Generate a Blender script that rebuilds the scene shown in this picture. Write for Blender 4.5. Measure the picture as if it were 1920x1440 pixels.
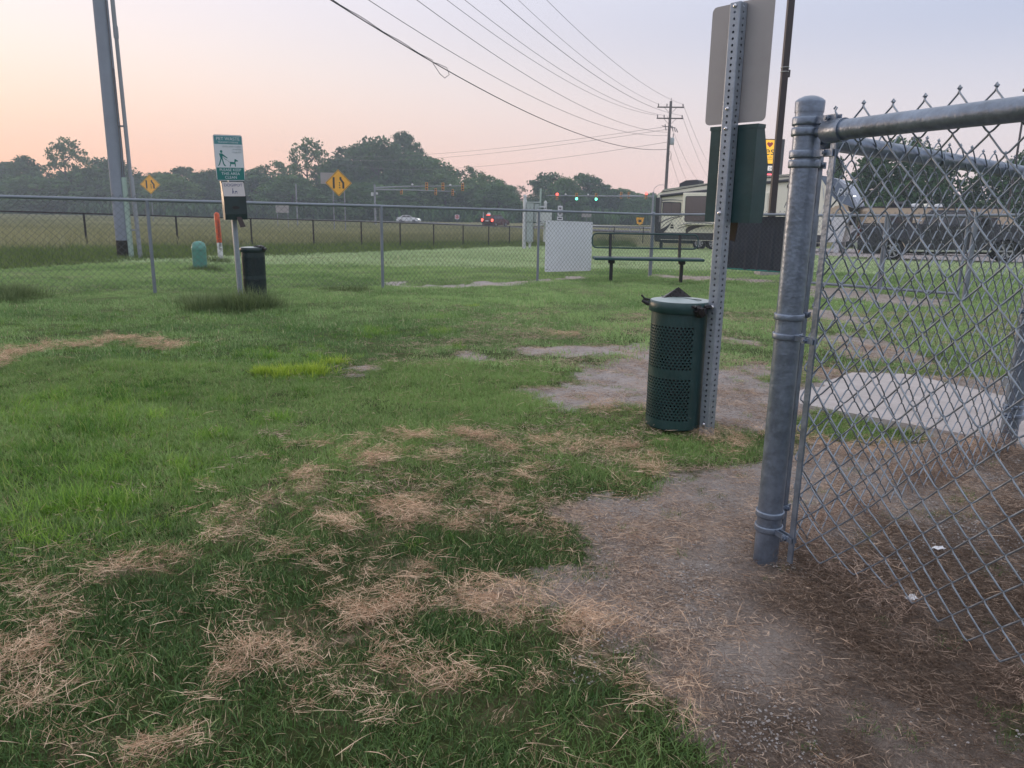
import bpy, math, random
import numpy as np
from math import sin, cos, pi, radians
from mathutils import Vector, Matrix

for o in list(bpy.data.objects):
    bpy.data.objects.remove(o)
S = bpy.context.scene
C = S.collection
random.seed(7)
RNG = np.random.default_rng(11)

# ------------------------------------------------------------------ camera
CZ = 1.02
cam_data = bpy.data.cameras.new('camera')
cam = bpy.data.objects.new('camera', cam_data)
C.objects.link(cam)
cam_data.sensor_width = 36.0
cam_data.lens = 27.0
cam_data.clip_start = 0.05
cam_data.clip_end = 6000
PITCH, ROLL = radians(13.1), radians(0.93)
_f = Vector((0, cos(PITCH), -sin(PITCH)))
_u = Vector((0, sin(PITCH), cos(PITCH)))
_r = Vector((1, 0, 0))
_R = _r * cos(ROLL) + _u * sin(ROLL)
_U = _u * cos(ROLL) - _r * sin(ROLL)
cam.matrix_world = Matrix(((_R.x, _U.x, -_f.x, 0), (_R.y, _U.y, -_f.y, 0), (_R.z, _U.z, -_f.z, CZ), (0, 0, 0, 1)))
S.camera = cam

# ------------------------------------------------------------------ sky, sun, exposure
SUN_AZ, SUN_EL = radians(-46), radians(3)
world = bpy.data.worlds.new('World')
S.world = world
world.use_nodes = True
wn, wl = world.node_tree.nodes, world.node_tree.links
wn.clear()

def lin(c):
    return tuple(((v / 255) / 12.92 if v / 255 <= 0.04045 else (((v / 255) + 0.055) / 1.055) ** 2.4) for v in c)

def wnode(t, **kw):
    n = wn.new(t)
    for k, v in kw.items():
        setattr(n, k, v)
    return n

def wmath(op, a, b=None):
    n = wnode('ShaderNodeMath', operation=op)
    for i, v in enumerate((a, b)):
        if v is None:
            continue
        if isinstance(v, (int, float)):
            n.inputs[i].default_value = v
        else:
            wl.new(v, n.inputs[i])
    return n.outputs[0]

def wramp(fac, stops):
    r = wnode('ShaderNodeValToRGB')
    r.color_ramp.interpolation = 'B_SPLINE'
    e = r.color_ramp.elements
    while len(e) < len(stops):
        e.new(0.5)
    for el, (p, c) in zip(e, stops):
        el.position = p
        el.color = lin(c) + (1,)
    wl.new(fac, r.inputs[0])
    return r.outputs[0]

tc = wnode('ShaderNodeTexCoord')
sep = wnode('ShaderNodeSeparateXYZ')
wl.new(tc.outputs['Generated'], sep.inputs[0])
elev = wmath('ARCSINE', sep.outputs[2])                       # radians above the horizon
elev01 = wmath('DIVIDE', wmath('MAXIMUM', elev, 0.0), pi / 2)  # 0 at the horizon, 1 overhead
az = wmath('ARCTAN2', sep.outputs[0], sep.outputs[1])          # 0 straight ahead, east positive
daz = wmath('ABSOLUTE', wmath('SUBTRACT', az, SUN_AZ))
daz = wmath('MINIMUM', daz, wmath('SUBTRACT', 2 * pi, daz))
away = wnode('ShaderNodeMapRange', interpolation_type='SMOOTHSTEP')
wl.new(daz, away.inputs['Value'])
away.inputs['From Min'].default_value = radians(-10)
away.inputs['From Max'].default_value = radians(92)
d = 1 / 90.0
sunny = wramp(elev01, [(0, (250, 180, 148)), (4.4 * d, (254, 209, 182)), (8.7 * d, (255, 236, 222)), (13 * d, (250, 238, 240)), (20 * d, (242, 238, 246)), (45 * d, (244, 244, 252)), (1, (244, 247, 255))])
shade = wramp(elev01, [(0, (228, 206, 206)), (4.4 * d, (225, 216, 219)), (9 * d, (196, 200, 217)), (13 * d, (166, 178, 207)), (25 * d, (224, 229, 243)), (45 * d, (245, 247, 254)), (1, (246, 248, 255))])
mixc = wnode('ShaderNodeMix', data_type='RGBA')
wl.new(away.outputs[0], mixc.inputs['Factor'])
wl.new(sunny, mixc.inputs[6])
wl.new(shade, mixc.inputs[7])
bg_air = wnode('ShaderNodeBackground')
bg_air.inputs[1].default_value = 0.74
wl.new(mixc.outputs[2], bg_air.inputs[0])
nis = wnode('ShaderNodeTexSky', sky_type='NISHITA')
nis.sun_disc = False
nis.sun_elevation = SUN_EL
nis.sun_rotation = SUN_AZ
nis.dust_density = 2.0
bg_nis = wnode('ShaderNodeBackground')
bg_nis.inputs[1].default_value = 0.1
wl.new(nis.outputs[0], bg_nis.inputs[0])
msh = wnode('ShaderNodeMixShader')
msh.inputs[0].default_value = 0.95
wl.new(bg_nis.outputs[0], msh.inputs[1])
wl.new(bg_air.outputs[0], msh.inputs[2])
wout = wnode('ShaderNodeOutputWorld')
wl.new(msh.outputs[0], wout.inputs[0])

sun_d = bpy.data.lights.new('sun', 'SUN')
sun_d.energy = 0.6
sun_d.angle = radians(6)
sun_d.color = (1.0, 0.72, 0.5)
sun = bpy.data.objects.new('sun', sun_d)
C.objects.link(sun)
sv = Vector((sin(SUN_AZ) * cos(SUN_EL), cos(SUN_AZ) * cos(SUN_EL), sin(SUN_EL)))
sun.rotation_euler = sv.to_track_quat('Z', 'Y').to_euler()

S.view_settings.view_transform = 'Standard'
S.view_settings.look = 'None'
S.view_settings.exposure = 0.72
S.view_settings.gamma = 1.0
S.view_settings.use_curve_mapping = False
S.render.engine = 'CYCLES'
S.cycles.use_denoising = True
S.cycles.volume_bounces = 1
S.cycles.max_bounces = 6
S.cycles.transparent_max_bounces = 12
S.render.film_transparent = False

# ------------------------------------------------------------------ terrain profile
_KY = [-40, -20, 0, 2.2, 3.5, 7, 11, 14, 17, 20, 27, 34, 42, 48, 75, 105, 153, 200, 300, 4000]
_KZ = [0.06, 0.05, 0.035, 0.02, -0.01, -0.105, -0.215, -0.275, -0.35, -0.47, -0.73, -0.98, -1.25, -1.43, -1.83, -2.13, -2.78, -3.08, -3.28, -3.4]

def G(y):
    return np.interp(y, _KY, _KZ)

def gz(y):
    return float(G(y))

# ------------------------------------------------------------------ value noise
_NT = np.random.default_rng(5).random((256, 256))

def vnoise(x, y, s):
    x = np.asarray(x, float) / s + 1000.3
    y = np.asarray(y, float) / s + 1000.7
    xi = np.floor(x).astype(int); yi = np.floor(y).astype(int)
    fx = x - xi; fy = y - yi
    fx = fx * fx * (3 - 2 * fx); fy = fy * fy * (3 - 2 * fy)
    a = _NT[xi % 256, yi % 256]; b = _NT[(xi + 1) % 256, yi % 256]
    c = _NT[xi % 256, (yi + 1) % 256]; e = _NT[(xi + 1) % 256, (yi + 1) % 256]
    return (a * (1 - fx) + b * fx) * (1 - fy) + (c * (1 - fx) + e * fx) * fy

# ------------------------------------------------------------------ materials
def nmat(name, col, rough=0.6, metal=0.0, var=0.15, scale=8.0, bump=0.0, bscale=60.0, col2=None, spec=0.5, detail=6.0, stain=None, stain_amt=0.0):
    m = bpy.data.materials.new(name)
    m.use_nodes = True
    nt = m.node_tree; N = nt.nodes; L = nt.links
    b = N['Principled BSDF']
    b.inputs['Roughness'].default_value = rough
    b.inputs['Metallic'].default_value = metal
    b.inputs['Specular IOR Level'].default_value = spec
    t = N.new('ShaderNodeTexCoord')
    nz = N.new('ShaderNodeTexNoise')
    nz.inputs['Scale'].default_value = scale
    nz.inputs['Detail'].default_value = detail
    nz.inputs['Roughness'].default_value = 0.65
    L.new(t.outputs['Object'], nz.inputs['Vector'])
    r = N.new('ShaderNodeValToRGB')
    r.color_ramp.elements[0].position = 0.3
    r.color_ramp.elements[1].position = 0.7
    c2 = col2 or tuple(min(1, v * (1 + var)) for v in col)
    c1 = tuple(v * (1 - var) for v in col)
    r.color_ramp.elements[0].color = c1 + (1,)
    r.color_ramp.elements[1].color = c2 + (1,)
    L.new(nz.outputs['Fac'], r.inputs[0])
    src = r.outputs[0]
    if stain:
        n2 = N.new('ShaderNodeTexNoise')
        n2.inputs['Scale'].default_value = scale * 0.37
        n2.inputs['Detail'].default_value = 8
        n2.inputs['Roughness'].default_value = 0.75
        L.new(t.outputs['Object'], n2.inputs['Vector'])
        mr = N.new('ShaderNodeMapRange')
        mr.inputs['From Min'].default_value = 0.5
        mr.inputs['From Max'].default_value = 0.72
        mr.inputs['To Max'].default_value = stain_amt
        L.new(n2.outputs['Fac'], mr.inputs['Value'])
        mx = N.new('ShaderNodeMix'); mx.data_type = 'RGBA'
        L.new(mr.outputs[0], mx.inputs['Factor'])
        L.new(src, mx.inputs[6])
        mx.inputs[7].default_value = stain + (1,)
        src = mx.outputs[2]
    L.new(src, b.inputs['Base Color'])
    rr = N.new('ShaderNodeMapRange')
    rr.inputs['To Min'].default_value = max(0.02, rough - 0.1)
    rr.inputs['To Max'].default_value = min(1, rough + 0.12)
    L.new(nz.outputs['Fac'], rr.inputs['Value'])
    L.new(rr.outputs[0], b.inputs['Roughness'])
    if bump:
        nb = N.new('ShaderNodeTexNoise')
        nb.inputs['Scale'].default_value = bscale
        nb.inputs['Detail'].default_value = 4
        L.new(t.outputs['Object'], nb.inputs['Vector'])
        bp = N.new('ShaderNodeBump')
        bp.inputs['Strength'].default_value = bump
        bp.inputs['Distance'].default_value = 0.01
        L.new(nb.outputs['Fac'], bp.inputs['Height'])
        L.new(bp.outputs[0], b.inputs['Normal'])
    return m

def lampmat(name, col, strength):
    m = bpy.data.materials.new(name)
    m.use_nodes = True
    b = m.node_tree.nodes['Principled BSDF']
    b.inputs['Base Color'].default_value = tuple(v * 0.5 for v in col) + (1,)
    b.inputs['Emission Color'].default_value = col + (1,)
    b.inputs['Emission Strength'].default_value = strength
    return m

def leafmat(name, dark, light, trans=0.35, rough=0.6, dry=None):
    """foliage: colour varies per instance and per leaf, some light passes through"""
    m = bpy.data.materials.new(name)
    m.use_nodes = True
    nt = m.node_tree; N = nt.nodes; L = nt.links
    N.clear()
    out = N.new('ShaderNodeOutputMaterial')
    at = N.new('ShaderNodeAttribute'); at.attribute_name = 'tint'; at.attribute_type = 'INSTANCER'
    al = N.new('ShaderNodeAttribute'); al.attribute_name = 'leaf'; al.attribute_type = 'GEOMETRY'
    oi = N.new('ShaderNodeObjectInfo')
    s1 = N.new('ShaderNodeMath'); s1.operation = 'ADD'
    L.new(at.outputs['Fac'], s1.inputs[0]); L.new(al.outputs['Fac'], s1.inputs[1])
    r = N.new('ShaderNodeMix'); r.data_type = 'RGBA'
    L.new(s1.outputs[0], r.inputs['Factor'])
    r.inputs[6].default_value = dark + (1,)
    r.inputs[7].default_value = light + (1,)
    src = r.outputs[2]
    if dry:        # dead blades among the green ones carry leaf values far above 1
        mr = N.new('ShaderNodeMapRange'); mr.inputs['From Min'].default_value = 1.5; mr.inputs['From Max'].default_value = 2.2
        L.new(al.outputs['Fac'], mr.inputs['Value'])
        r2 = N.new('ShaderNodeMix'); r2.data_type = 'RGBA'
        L.new(mr.outputs[0], r2.inputs['Factor']); L.new(src, r2.inputs[6]); r2.inputs[7].default_value = dry + (1,)
        src = r2.outputs[2]
    df = N.new('ShaderNodeBsdfDiffuse'); tr = N.new('ShaderNodeBsdfTranslucent'); gl = N.new('ShaderNodeBsdfGlossy')
    gl.inputs['Roughness'].default_value = 0.45
    L.new(src, df.inputs[0]); L.new(src, tr.inputs[0])
    mx = N.new('ShaderNodeMixShader'); mx.inputs[0].default_value = trans
    L.new(df.outputs[0], mx.inputs[1]); L.new(tr.outputs[0], mx.inputs[2])
    m2 = N.new('ShaderNodeMixShader'); m2.inputs[0].default_value = 0.025
    L.new(mx.outputs[0], m2.inputs[1]); L.new(gl.outputs[0], m2.inputs[2])
    L.new(m2.outputs[0], out.inputs[0])
    return m

M = {}
M['galv'] = nmat('galvanised_steel', (0.20, 0.245, 0.32), 0.36, 0.6, 0.28, 22, 0.15, 90, stain=(0.12, 0.14, 0.17), stain_amt=0.75)
M['galv_far'] = nmat('weathered_galvanised', (0.21, 0.24, 0.29), 0.5, 0.35, 0.15, 3, stain=(0.14, 0.15, 0.17), stain_amt=0.4)
M['wire'] = nmat('fence_wire', (0.25, 0.29, 0.345), 0.42, 0.45, 0.25, 30, stain=(0.14, 0.15, 0.16), stain_amt=0.5)
M['wire_far'] = nmat('fence_wire_weathered', (0.115, 0.13, 0.14), 0.6, 0.2, 0.2, 3)
M['perf'] = nmat('zinc_post', (0.30, 0.345, 0.41), 0.38, 0.5, 0.14, 25, 0.08, 150, stain=(0.2, 0.22, 0.25), stain_amt=0.6)
M['black_metal'] = nmat('black_fence_paint', (0.022, 0.022, 0.026), 0.5, 0.0, 0.2, 5)
M['alu'] = nmat('sign_back_aluminium', (0.36, 0.345, 0.35), 0.55, 0.35, 0.05, 4, stain=(0.27, 0.25, 0.25), stain_amt=0.5)
M['green'] = nmat('green_powder_coat', (0.014, 0.048, 0.05), 0.38, 0.0, 0.25, 9, 0.06, 200, stain=(0.045, 0.085, 0.085), stain_amt=0.6)
M['bin_dark'] = nmat('dark_bin_coat', (0.012, 0.028, 0.032), 0.42, 0.0, 0.25, 9, 0.06, 200, stain=(0.03, 0.05, 0.05), stain_amt=0.5)
M['pebble'] = nmat('pale_pebble', (0.42, 0.39, 0.38), 0.9, 0.0, 0.3, 40)
M['green_lid'] = nmat('sky_pale_lid', (0.34, 0.42, 0.42), 0.32, 0.1, 0.12, 10, 0.05, 90, stain=(0.2, 0.27, 0.27), stain_amt=0.7)  # grey-green lid top, paled in the colour for the sky it reflects
M['bench'] = nmat('bench_vinyl_coat', (0.008, 0.05, 0.055), 0.4, 0.0, 0.15, 9)
M['bench_leg'] = nmat('bench_leg_paint', (0.018, 0.018, 0.022), 0.5, 0.0, 0.2, 9)
M['bag'] = nmat('black_bag_plastic', (0.012, 0.011, 0.014), 0.28, 0.0, 0.3, 30, 0.3, 60)
M['flap'] = nmat('brown_bag_strip', (0.035, 0.022, 0.022), 0.4, 0.0, 0.2, 30)
M['white'] = nmat('white_paint', (0.68, 0.69, 0.72), 0.5, 0.0, 0.05, 4, stain=(0.5, 0.5, 0.5), stain_amt=0.3)
M['board'] = nmat('white_board', (0.84, 0.87, 0.93), 0.45, 0.0, 0.03, 3, stain=(0.70, 0.72, 0.78), stain_amt=0.4)
M['sign_white'] = nmat('sign_white', (0.6, 0.64, 0.7), 0.45, 0.0, 0.03, 12)
M['sign_green'] = nmat('sign_green', (0.012, 0.17, 0.16), 0.45, 0.0, 0.08, 12)
M['sign_teal'] = nmat('sign_teal', (0.07, 0.24, 0.27), 0.45, 0.0, 0.08, 12)
M['sign_grey'] = nmat('sign_print_grey', (0.3, 0.38, 0.42), 0.5, 0.0, 0.05, 12)
M['sign_yellow'] = nmat('sign_yellow', (0.86, 0.43, 0.02), 0.42, 0.0, 0.06, 2)
M['black'] = nmat('black_print', (0.012, 0.012, 0.014), 0.5, 0.0, 0.1, 12)
M['navy'] = nmat('navy_print', (0.03, 0.045, 0.13), 0.5, 0.0, 0.1, 12)
M['plate'] = nmat('pale_label_plate', (0.44, 0.42, 0.43), 0.4, 0.1, 0.06, 12)
M['pole'] = nmat('grey_pole_paint', (0.235, 0.265, 0.335), 0.65, 0.0, 0.1, 2, 0.05, 60, stain=(0.19, 0.2, 0.24), stain_amt=0.5)
M['tar'] = nmat('tar_wrap', (0.014, 0.012, 0.012), 0.7, 0.0, 0.3, 9, 0.4, 40)
M['conduit'] = nmat('grey_conduit', (0.24, 0.26, 0.30), 0.55, 0.0, 0.1, 3)
M['guard'] = nmat('pale_green_guard', (0.33, 0.43, 0.4), 0.55, 0.0, 0.1, 3)
M['wood'] = nmat('pole_wood', (0.13, 0.12, 0.125), 0.8, 0.0, 0.25, 5, 0.3, 30)
M['cable'] = nmat('cable_sheath', (0.035, 0.035, 0.045), 0.6, 0.0, 0.2, 3)
M['cable_far'] = nmat('cable_bare', (0.14, 0.14, 0.16), 0.6, 0.1, 0.2, 3)
M['ped'] = nmat('pedestal_green', (0.10, 0.27, 0.23), 0.5, 0.0, 0.1, 6, stain=(0.16, 0.3, 0.26), stain_amt=0.5)
M['orange'] = nmat('marker_orange', (0.62, 0.10, 0.035), 0.45, 0.0, 0.1, 9)
M['concrete'] = nmat('concrete', (0.45, 0.41, 0.40), 0.85, 0.0, 0.12, 6, 0.3, 60, stain=(0.33, 0.29, 0.28), stain_amt=0.7)
M['asphalt'] = nmat('asphalt', (0.075, 0.075, 0.085), 0.85, 0.0, 0.15, 1.2, 0.2, 10)
M['gravel'] = nmat('gravel_lane', (0.30, 0.27, 0.27), 0.9, 0.0, 0.2, 2.5, 0.4, 12, stain=(0.22, 0.2, 0.2), stain_amt=0.5)
M['screen'] = nmat('windscreen_fabric', (0.03, 0.035, 0.052), 0.7, 0.0, 0.3, 4, 0.3, 60)
M['hem'] = nmat('screen_hem_green', (0.03, 0.22, 0.19), 0.6, 0.0, 0.2, 6)
M['brown_metal'] = nmat('bronze_lamp_pole', (0.045, 0.035, 0.04), 0.5, 0.2, 0.15, 3)
M['cream'] = nmat('rv_cream', (0.86, 0.82, 0.70), 0.35, 0.0, 0.03, 0.6)
M['rv_roof'] = nmat('rv_roof_membrane', (0.52, 0.52, 0.46), 0.5, 0.0, 0.05, 1)
M['rv_dark'] = nmat('rv_dark_trim', (0.035, 0.035, 0.045), 0.45, 0.0, 0.15, 2)
M['rv_brown'] = nmat('rv_graphic_brown', (0.05, 0.035, 0.04), 0.4, 0.0, 0.1, 2)
M['rv_grey'] = nmat('rv_graphic_grey', (0.2, 0.19, 0.21), 0.4, 0.0, 0.1, 2)
M['rv_blue'] = nmat('rv_nose_slate', (0.14, 0.18, 0.26), 0.25, 0.1, 0.06, 1)
M['rv_nose_light'] = nmat('rv_nose_silver', (0.36, 0.40, 0.50), 0.25, 0.1, 0.06, 1)
M['tan'] = nmat('trailer_tan', (0.52, 0.41, 0.30), 0.4, 0.0, 0.05, 1)
M['glass'] = nmat('tinted_glass', (0.05, 0.042, 0.05), 0.08, 0.0, 0.1, 1, spec=0.8)
M['glass_rv'] = nmat('rv_brown_glass', (0.12, 0.095, 0.1), 0.15, 0.0, 0.1, 1, spec=0.8)
M['truck'] = nmat('truck_grey', (0.045, 0.048, 0.06), 0.25, 0.3, 0.08, 2)
M['red_car'] = nmat('dark_red_paint', (0.07, 0.012, 0.018), 0.25, 0.2, 0.08, 2)
M['silver'] = nmat('silver_paint', (0.55, 0.57, 0.62), 0.25, 0.2, 0.04, 2)
M['dark_car'] = nmat('black_paint', (0.015, 0.016, 0.02), 0.25, 0.2, 0.08, 2)
M['tyre'] = nmat('tyre_rubber', (0.014, 0.014, 0.015), 0.85, 0.0, 0.2, 12)
M['rim'] = nmat('alloy_rim', (0.42, 0.42, 0.46), 0.35, 0.6, 0.1, 6)
M['chrome'] = nmat('bright_trim', (0.6, 0.6, 0.64), 0.2, 0.8, 0.05, 6)
M['signal'] = nmat('signal_yellow', (0.62, 0.27, 0.03), 0.5, 0.0, 0.1, 3)
M['lens_off'] = nmat('dark_lens', (0.03, 0.028, 0.03), 0.3, 0.0, 0.1, 3)
M['lamp_red'] = lampmat('lit_red_lens', (1.0, 0.07, 0.06), 3.2)
M['lamp_green'] = lampmat('lit_green_lens', (0.12, 1.0, 0.62), 2.6)
M['tail'] = lampmat('lit_tail_lamp', (1.0, 0.09, 0.06), 3.0)
M['lamp_white'] = lampmat('lit_lamp_head', (1.0, 0.98, 0.9), 3.0)
M['sign_lit'] = lampmat('backlit_yellow_panel', (0.86, 0.45, 0.01), 0.75)
M['led_red'] = lampmat('led_red_digits', (1.0, 0.12, 0.15), 1.4)
M['lit_white'] = lampmat('backlit_white_panel', (0.8, 0.75, 0.7), 0.5)
M['heart'] = nmat('heart_red', (0.55, 0.03, 0.02), 0.5, 0.0, 0.05, 2)
M['cabinet'] = nmat('cabinet_grey', (0.40, 0.45, 0.47), 0.45, 0.1, 0.06, 3, stain=(0.33, 0.36, 0.37), stain_amt=0.5)
M['pvc'] = nmat('white_post_paint', (0.55, 0.57, 0.60), 0.5, 0.0, 0.05, 3)
M['bark'] = nmat('bark', (0.06, 0.05, 0.045), 0.9, 0.0, 0.3, 3, 0.5, 12)
M['rail_steel'] = nmat('guardrail_steel', (0.4, 0.42, 0.45), 0.5, 0.3, 0.1, 1)
M['paper'] = nmat('torn_paper', (0.75, 0.76, 0.8), 0.7, 0.0, 0.05, 40)
M['turf'] = leafmat('turf_blades', (0.058, 0.125, 0.034), (0.27, 0.41, 0.13), 0.3, dry=(0.46, 0.37, 0.23))
M['turf_mid'] = leafmat('lawn_blades', (0.10, 0.205, 0.06), (0.38, 0.54, 0.215), 0.3, dry=(0.50, 0.44, 0.28))  # this and the next carry brightness that grows outward in their colour
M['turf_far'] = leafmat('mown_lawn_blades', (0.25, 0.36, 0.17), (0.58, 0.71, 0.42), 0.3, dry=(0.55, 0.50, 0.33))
M['lush'] = leafmat('lush_blades', (0.075, 0.20, 0.03), (0.33, 0.53, 0.085), 0.4, dry=(0.46, 0.42, 0.2))
M['lime'] = leafmat('lime_blades', (0.24, 0.37, 0.035), (0.52, 0.64, 0.10), 0.4)
M['dark_tuft'] = leafmat('dark_blades', (0.095, 0.15, 0.06), (0.27, 0.33, 0.15), 0.3)
M['straw'] = leafmat('dry_straw', (0.46, 0.285, 0.185), (0.98, 0.74, 0.54), 0.15)
M['thatch'] = leafmat('brown_thatch', (0.13, 0.088, 0.064), (0.70, 0.53, 0.41), 0.1)
M['verge'] = leafmat('verge_blades', (0.07, 0.12, 0.035), (0.22, 0.29, 0.10), 0.35)
M['root'] = leafmat('matted_root_thatch', (0.20, 0.14, 0.11), (0.66, 0.50, 0.40), 0.1)
M['hay'] = leafmat('dry_tall_grass', (0.15, 0.18, 0.075), (0.42, 0.41, 0.24), 0.3)
M['leaf_a'] = leafmat('leaf_deep_green', (0.022, 0.068, 0.026), (0.09, 0.20, 0.06), 0.3)
M['leaf_b'] = leafmat('leaf_mid_green', (0.038, 0.10, 0.03), (0.13, 0.25, 0.07), 0.35)
M['leaf_c'] = leafmat('leaf_pale_green', (0.07, 0.14, 0.045), (0.19, 0.31, 0.09), 0.4)

# ------------------------------------------------------------------ mesh builder
class MB:
    def __init__(self):
        self.v = []; self.f = []; self.sm = []
    def add(self, vs, fs, smooth=False):
        o = len(self.v)
        self.v.extend([tuple(map(float, p)) for p in vs])
        for q in fs:
            self.f.append(tuple(i + o for i in q)); self.sm.append(smooth)
    def box(self, x0, x1, y0, y1, z0, z1):
        self.add([(x0, y0, z0), (x1, y0, z0), (x1, y1, z0), (x0, y1, z0), (x0, y0, z1), (x1, y0, z1), (x1, y1, z1), (x0, y1, z1)],
                 [(0, 3, 2, 1), (4, 5, 6, 7), (0, 1, 5, 4), (1, 2, 6, 5), (2, 3, 7, 6), (3, 0, 4, 7)])
        return self
    def bbox(self, x0, x1, y0, y1, z0, z1, b=0.01):
        """box with chamfered vertical and top/bottom edges"""
        b = min(b, (x1 - x0) / 2.2, (y1 - y0) / 2.2, (z1 - z0) / 2.2)
        ring = lambda i, z: [(x0 + i + b, y0 + i, z), (x1 - i - b, y0 + i, z), (x1 - i, y0 + i + b, z), (x1 - i, y1 - i - b, z), (x1 - i - b, y1 - i, z), (x0 + i + b, y1 - i, z), (x0 + i, y1 - i - b, z), (x0 + i, y0 + i + b, z)]
        vs = ring(b * .7, z0) + ring(0, z0 + b) + ring(0, z1 - b) + ring(b * .7, z1)
        fs = [tuple(range(7, -1, -1)), tuple(range(24, 32))]
        for k in range(3):
            for i in range(8):
                fs.append((k * 8 + i, k * 8 + (i + 1) % 8, k * 8 + 8 + (i + 1) % 8, k * 8 + 8 + i))
        self.add(vs, fs)
        return self
    def tube(self, pts, r, n=8, cap=True, smooth=True):
        pts = [Vector(p) for p in pts]
        rs = r if isinstance(r, (list, tuple)) else [r] * len(pts)
        vs = []; fs = []
        prev = None
        for i, p in enumerate(pts):
            if i == 0: t = pts[1] - p
            elif i == len(pts) - 1: t = p - pts[i - 1]
            else: t = pts[i + 1] - pts[i - 1]
            if t.length < 1e-9: t = Vector((0, 0, 1))
            t.normalize()
            if prev is None:
                a = Vector((0, 0, 1)) if abs(t.z) < 0.9 else Vector((1, 0, 0))
                u = t.cross(a).normalized()
            else:
                u = (prev - t * prev.dot(t))
                if u.length < 1e-6: u = t.cross(Vector((0.3, 0.5, 0.8)))
                u.normalize()
            prev = u
            w = t.cross(u)
            for k in range(n):
                an = 2 * pi * k / n
                vs.append(p + (u * cos(an) + w * sin(an)) * rs[i])
        for i in range(len(pts) - 1):
            for k in range(n):
                fs.append((i * n + k, i * n + (k + 1) % n, (i + 1) * n + (k + 1) % n, (i + 1) * n + k))
        self.add(vs, fs, smooth)
        if cap:
            self.add([vs[k] for k in range(n)], [tuple(range(n - 1, -1, -1))])
            self.add([vs[-n + k] for k in range(n)], [tuple(range(n))])
        return self
    def lathe(self, prof, c=(0, 0, 0), n=24, smooth=True, axis='z'):
        vs = []; fs = []
        for r, z in prof:
            for k in range(n):
                a = 2 * pi * k / n
                q = (r * cos(a), r * sin(a), z)
                if axis == 'y': q = (q[0], q[2], q[1])
                vs.append((c[0] + q[0], c[1] + q[1], c[2] + q[2]))
        for i in range(len(prof) - 1):
            for k in range(n):
                fs.append((i * n + k, i * n + (k + 1) % n, (i + 1) * n + (k + 1) % n, (i + 1) * n + k))
        self.add(vs, fs, smooth)
        return self
    def prism(self, poly, y0, y1, plane='xz'):
        """closed polygon in a plane, extruded along the third axis"""
        n = len(poly)
        if plane == 'xz': P = lambda p, t: (p[0], t, p[1])
        elif plane == 'xy': P = lambda p, t: (p[0], p[1], t)
        else: P = lambda p, t: (t, p[0], p[1])
        self.add([P(p, y0) for p in poly] + [P(p, y1) for p in poly],
                 [tuple(range(n - 1, -1, -1)), tuple(range(n, 2 * n))] + [(i, (i + 1) % n, n + (i + 1) % n, n + i) for i in range(n)])
        return self
    def build(self, name, mat, parent=None, label=None, kind=None):
        me = bpy.data.meshes.new(name)
        me.from_pydata(self.v, [], self.f)
        if any(self.sm):
            me.polygons.foreach_set('use_smooth', self.sm)
        if mat: me.materials.append(mat)
        me.update()
        fix_normals(me)
        ob = bpy.data.objects.new(name, me)
        C.objects.link(ob)
        if parent: ob.parent = parent
        if label: ob['label'] = label
        if kind: ob['kind'] = kind
        return ob

import bmesh
def fix_normals(me):
    if len(me.polygons) > 30000: return
    bm = bmesh.new(); bm.from_mesh(me)
    bmesh.ops.recalc_face_normals(bm, faces=bm.faces)
    bm.to_mesh(me); bm.free()

def tag(o, label, cat, group=None, kind=None):
    o['label'] = label
    o['category'] = cat
    if group: o['group'] = group
    if kind: o['kind'] = kind
    return o

def thing(name, label, cat, loc=(0, 0, 0), rz=0.0, group=None):
    o = bpy.data.objects.new(name, None)
    o.empty_display_size = 0.2
    C.objects.link(o)
    o.location = loc
    o.rotation_euler = (0, 0, rz)
    return tag(o, label, cat, group)

def copy_tree(o, parent=None):
    c = o.copy(); C.objects.link(c)
    if parent: c.parent = parent
    for ch in list(o.children):
        copy_tree(ch, c)
    return c

def rounded(x0, x1, z0, z1, r, n=4):
    pts = []
    for cx, cz, a0 in ((x1 - r, z0 + r, -pi / 2), (x1 - r, z1 - r, 0), (x0 + r, z1 - r, pi / 2), (x0 + r, z0 + r, pi)):
        for k in range(n + 1):
            a = a0 + pi / 2 * k / n
            pts.append((cx + r * cos(a), cz + r * sin(a)))
    return pts

def lettering(txt, size, mat, parent, x, y, z, align='CENTER', rot=(pi / 2, 0, 0), name='lettering', ext=0.0006, shear=0.0, spacing=1.0):
    cu = bpy.data.curves.new(name, 'FONT')
    cu.body = txt; cu.size = size; cu.align_x = align; cu.extrude = ext; cu.shear = shear; cu.space_character = spacing
    t = bpy.data.objects.new('t', cu)
    C.objects.link(t)
    bpy.context.view_layer.update()
    me = bpy.data.meshes.new_from_object(t.evaluated_get(bpy.context.evaluated_depsgraph_get()))
    bpy.data.objects.remove(t); bpy.data.curves.remove(cu)
    me.materials.clear(); me.materials.append(mat)
    ob = bpy.data.objects.new(name, me)
    C.objects.link(ob)
    ob.parent = parent
    ob.location = (x, y, z); ob.rotation_euler = rot
    return ob

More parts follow.
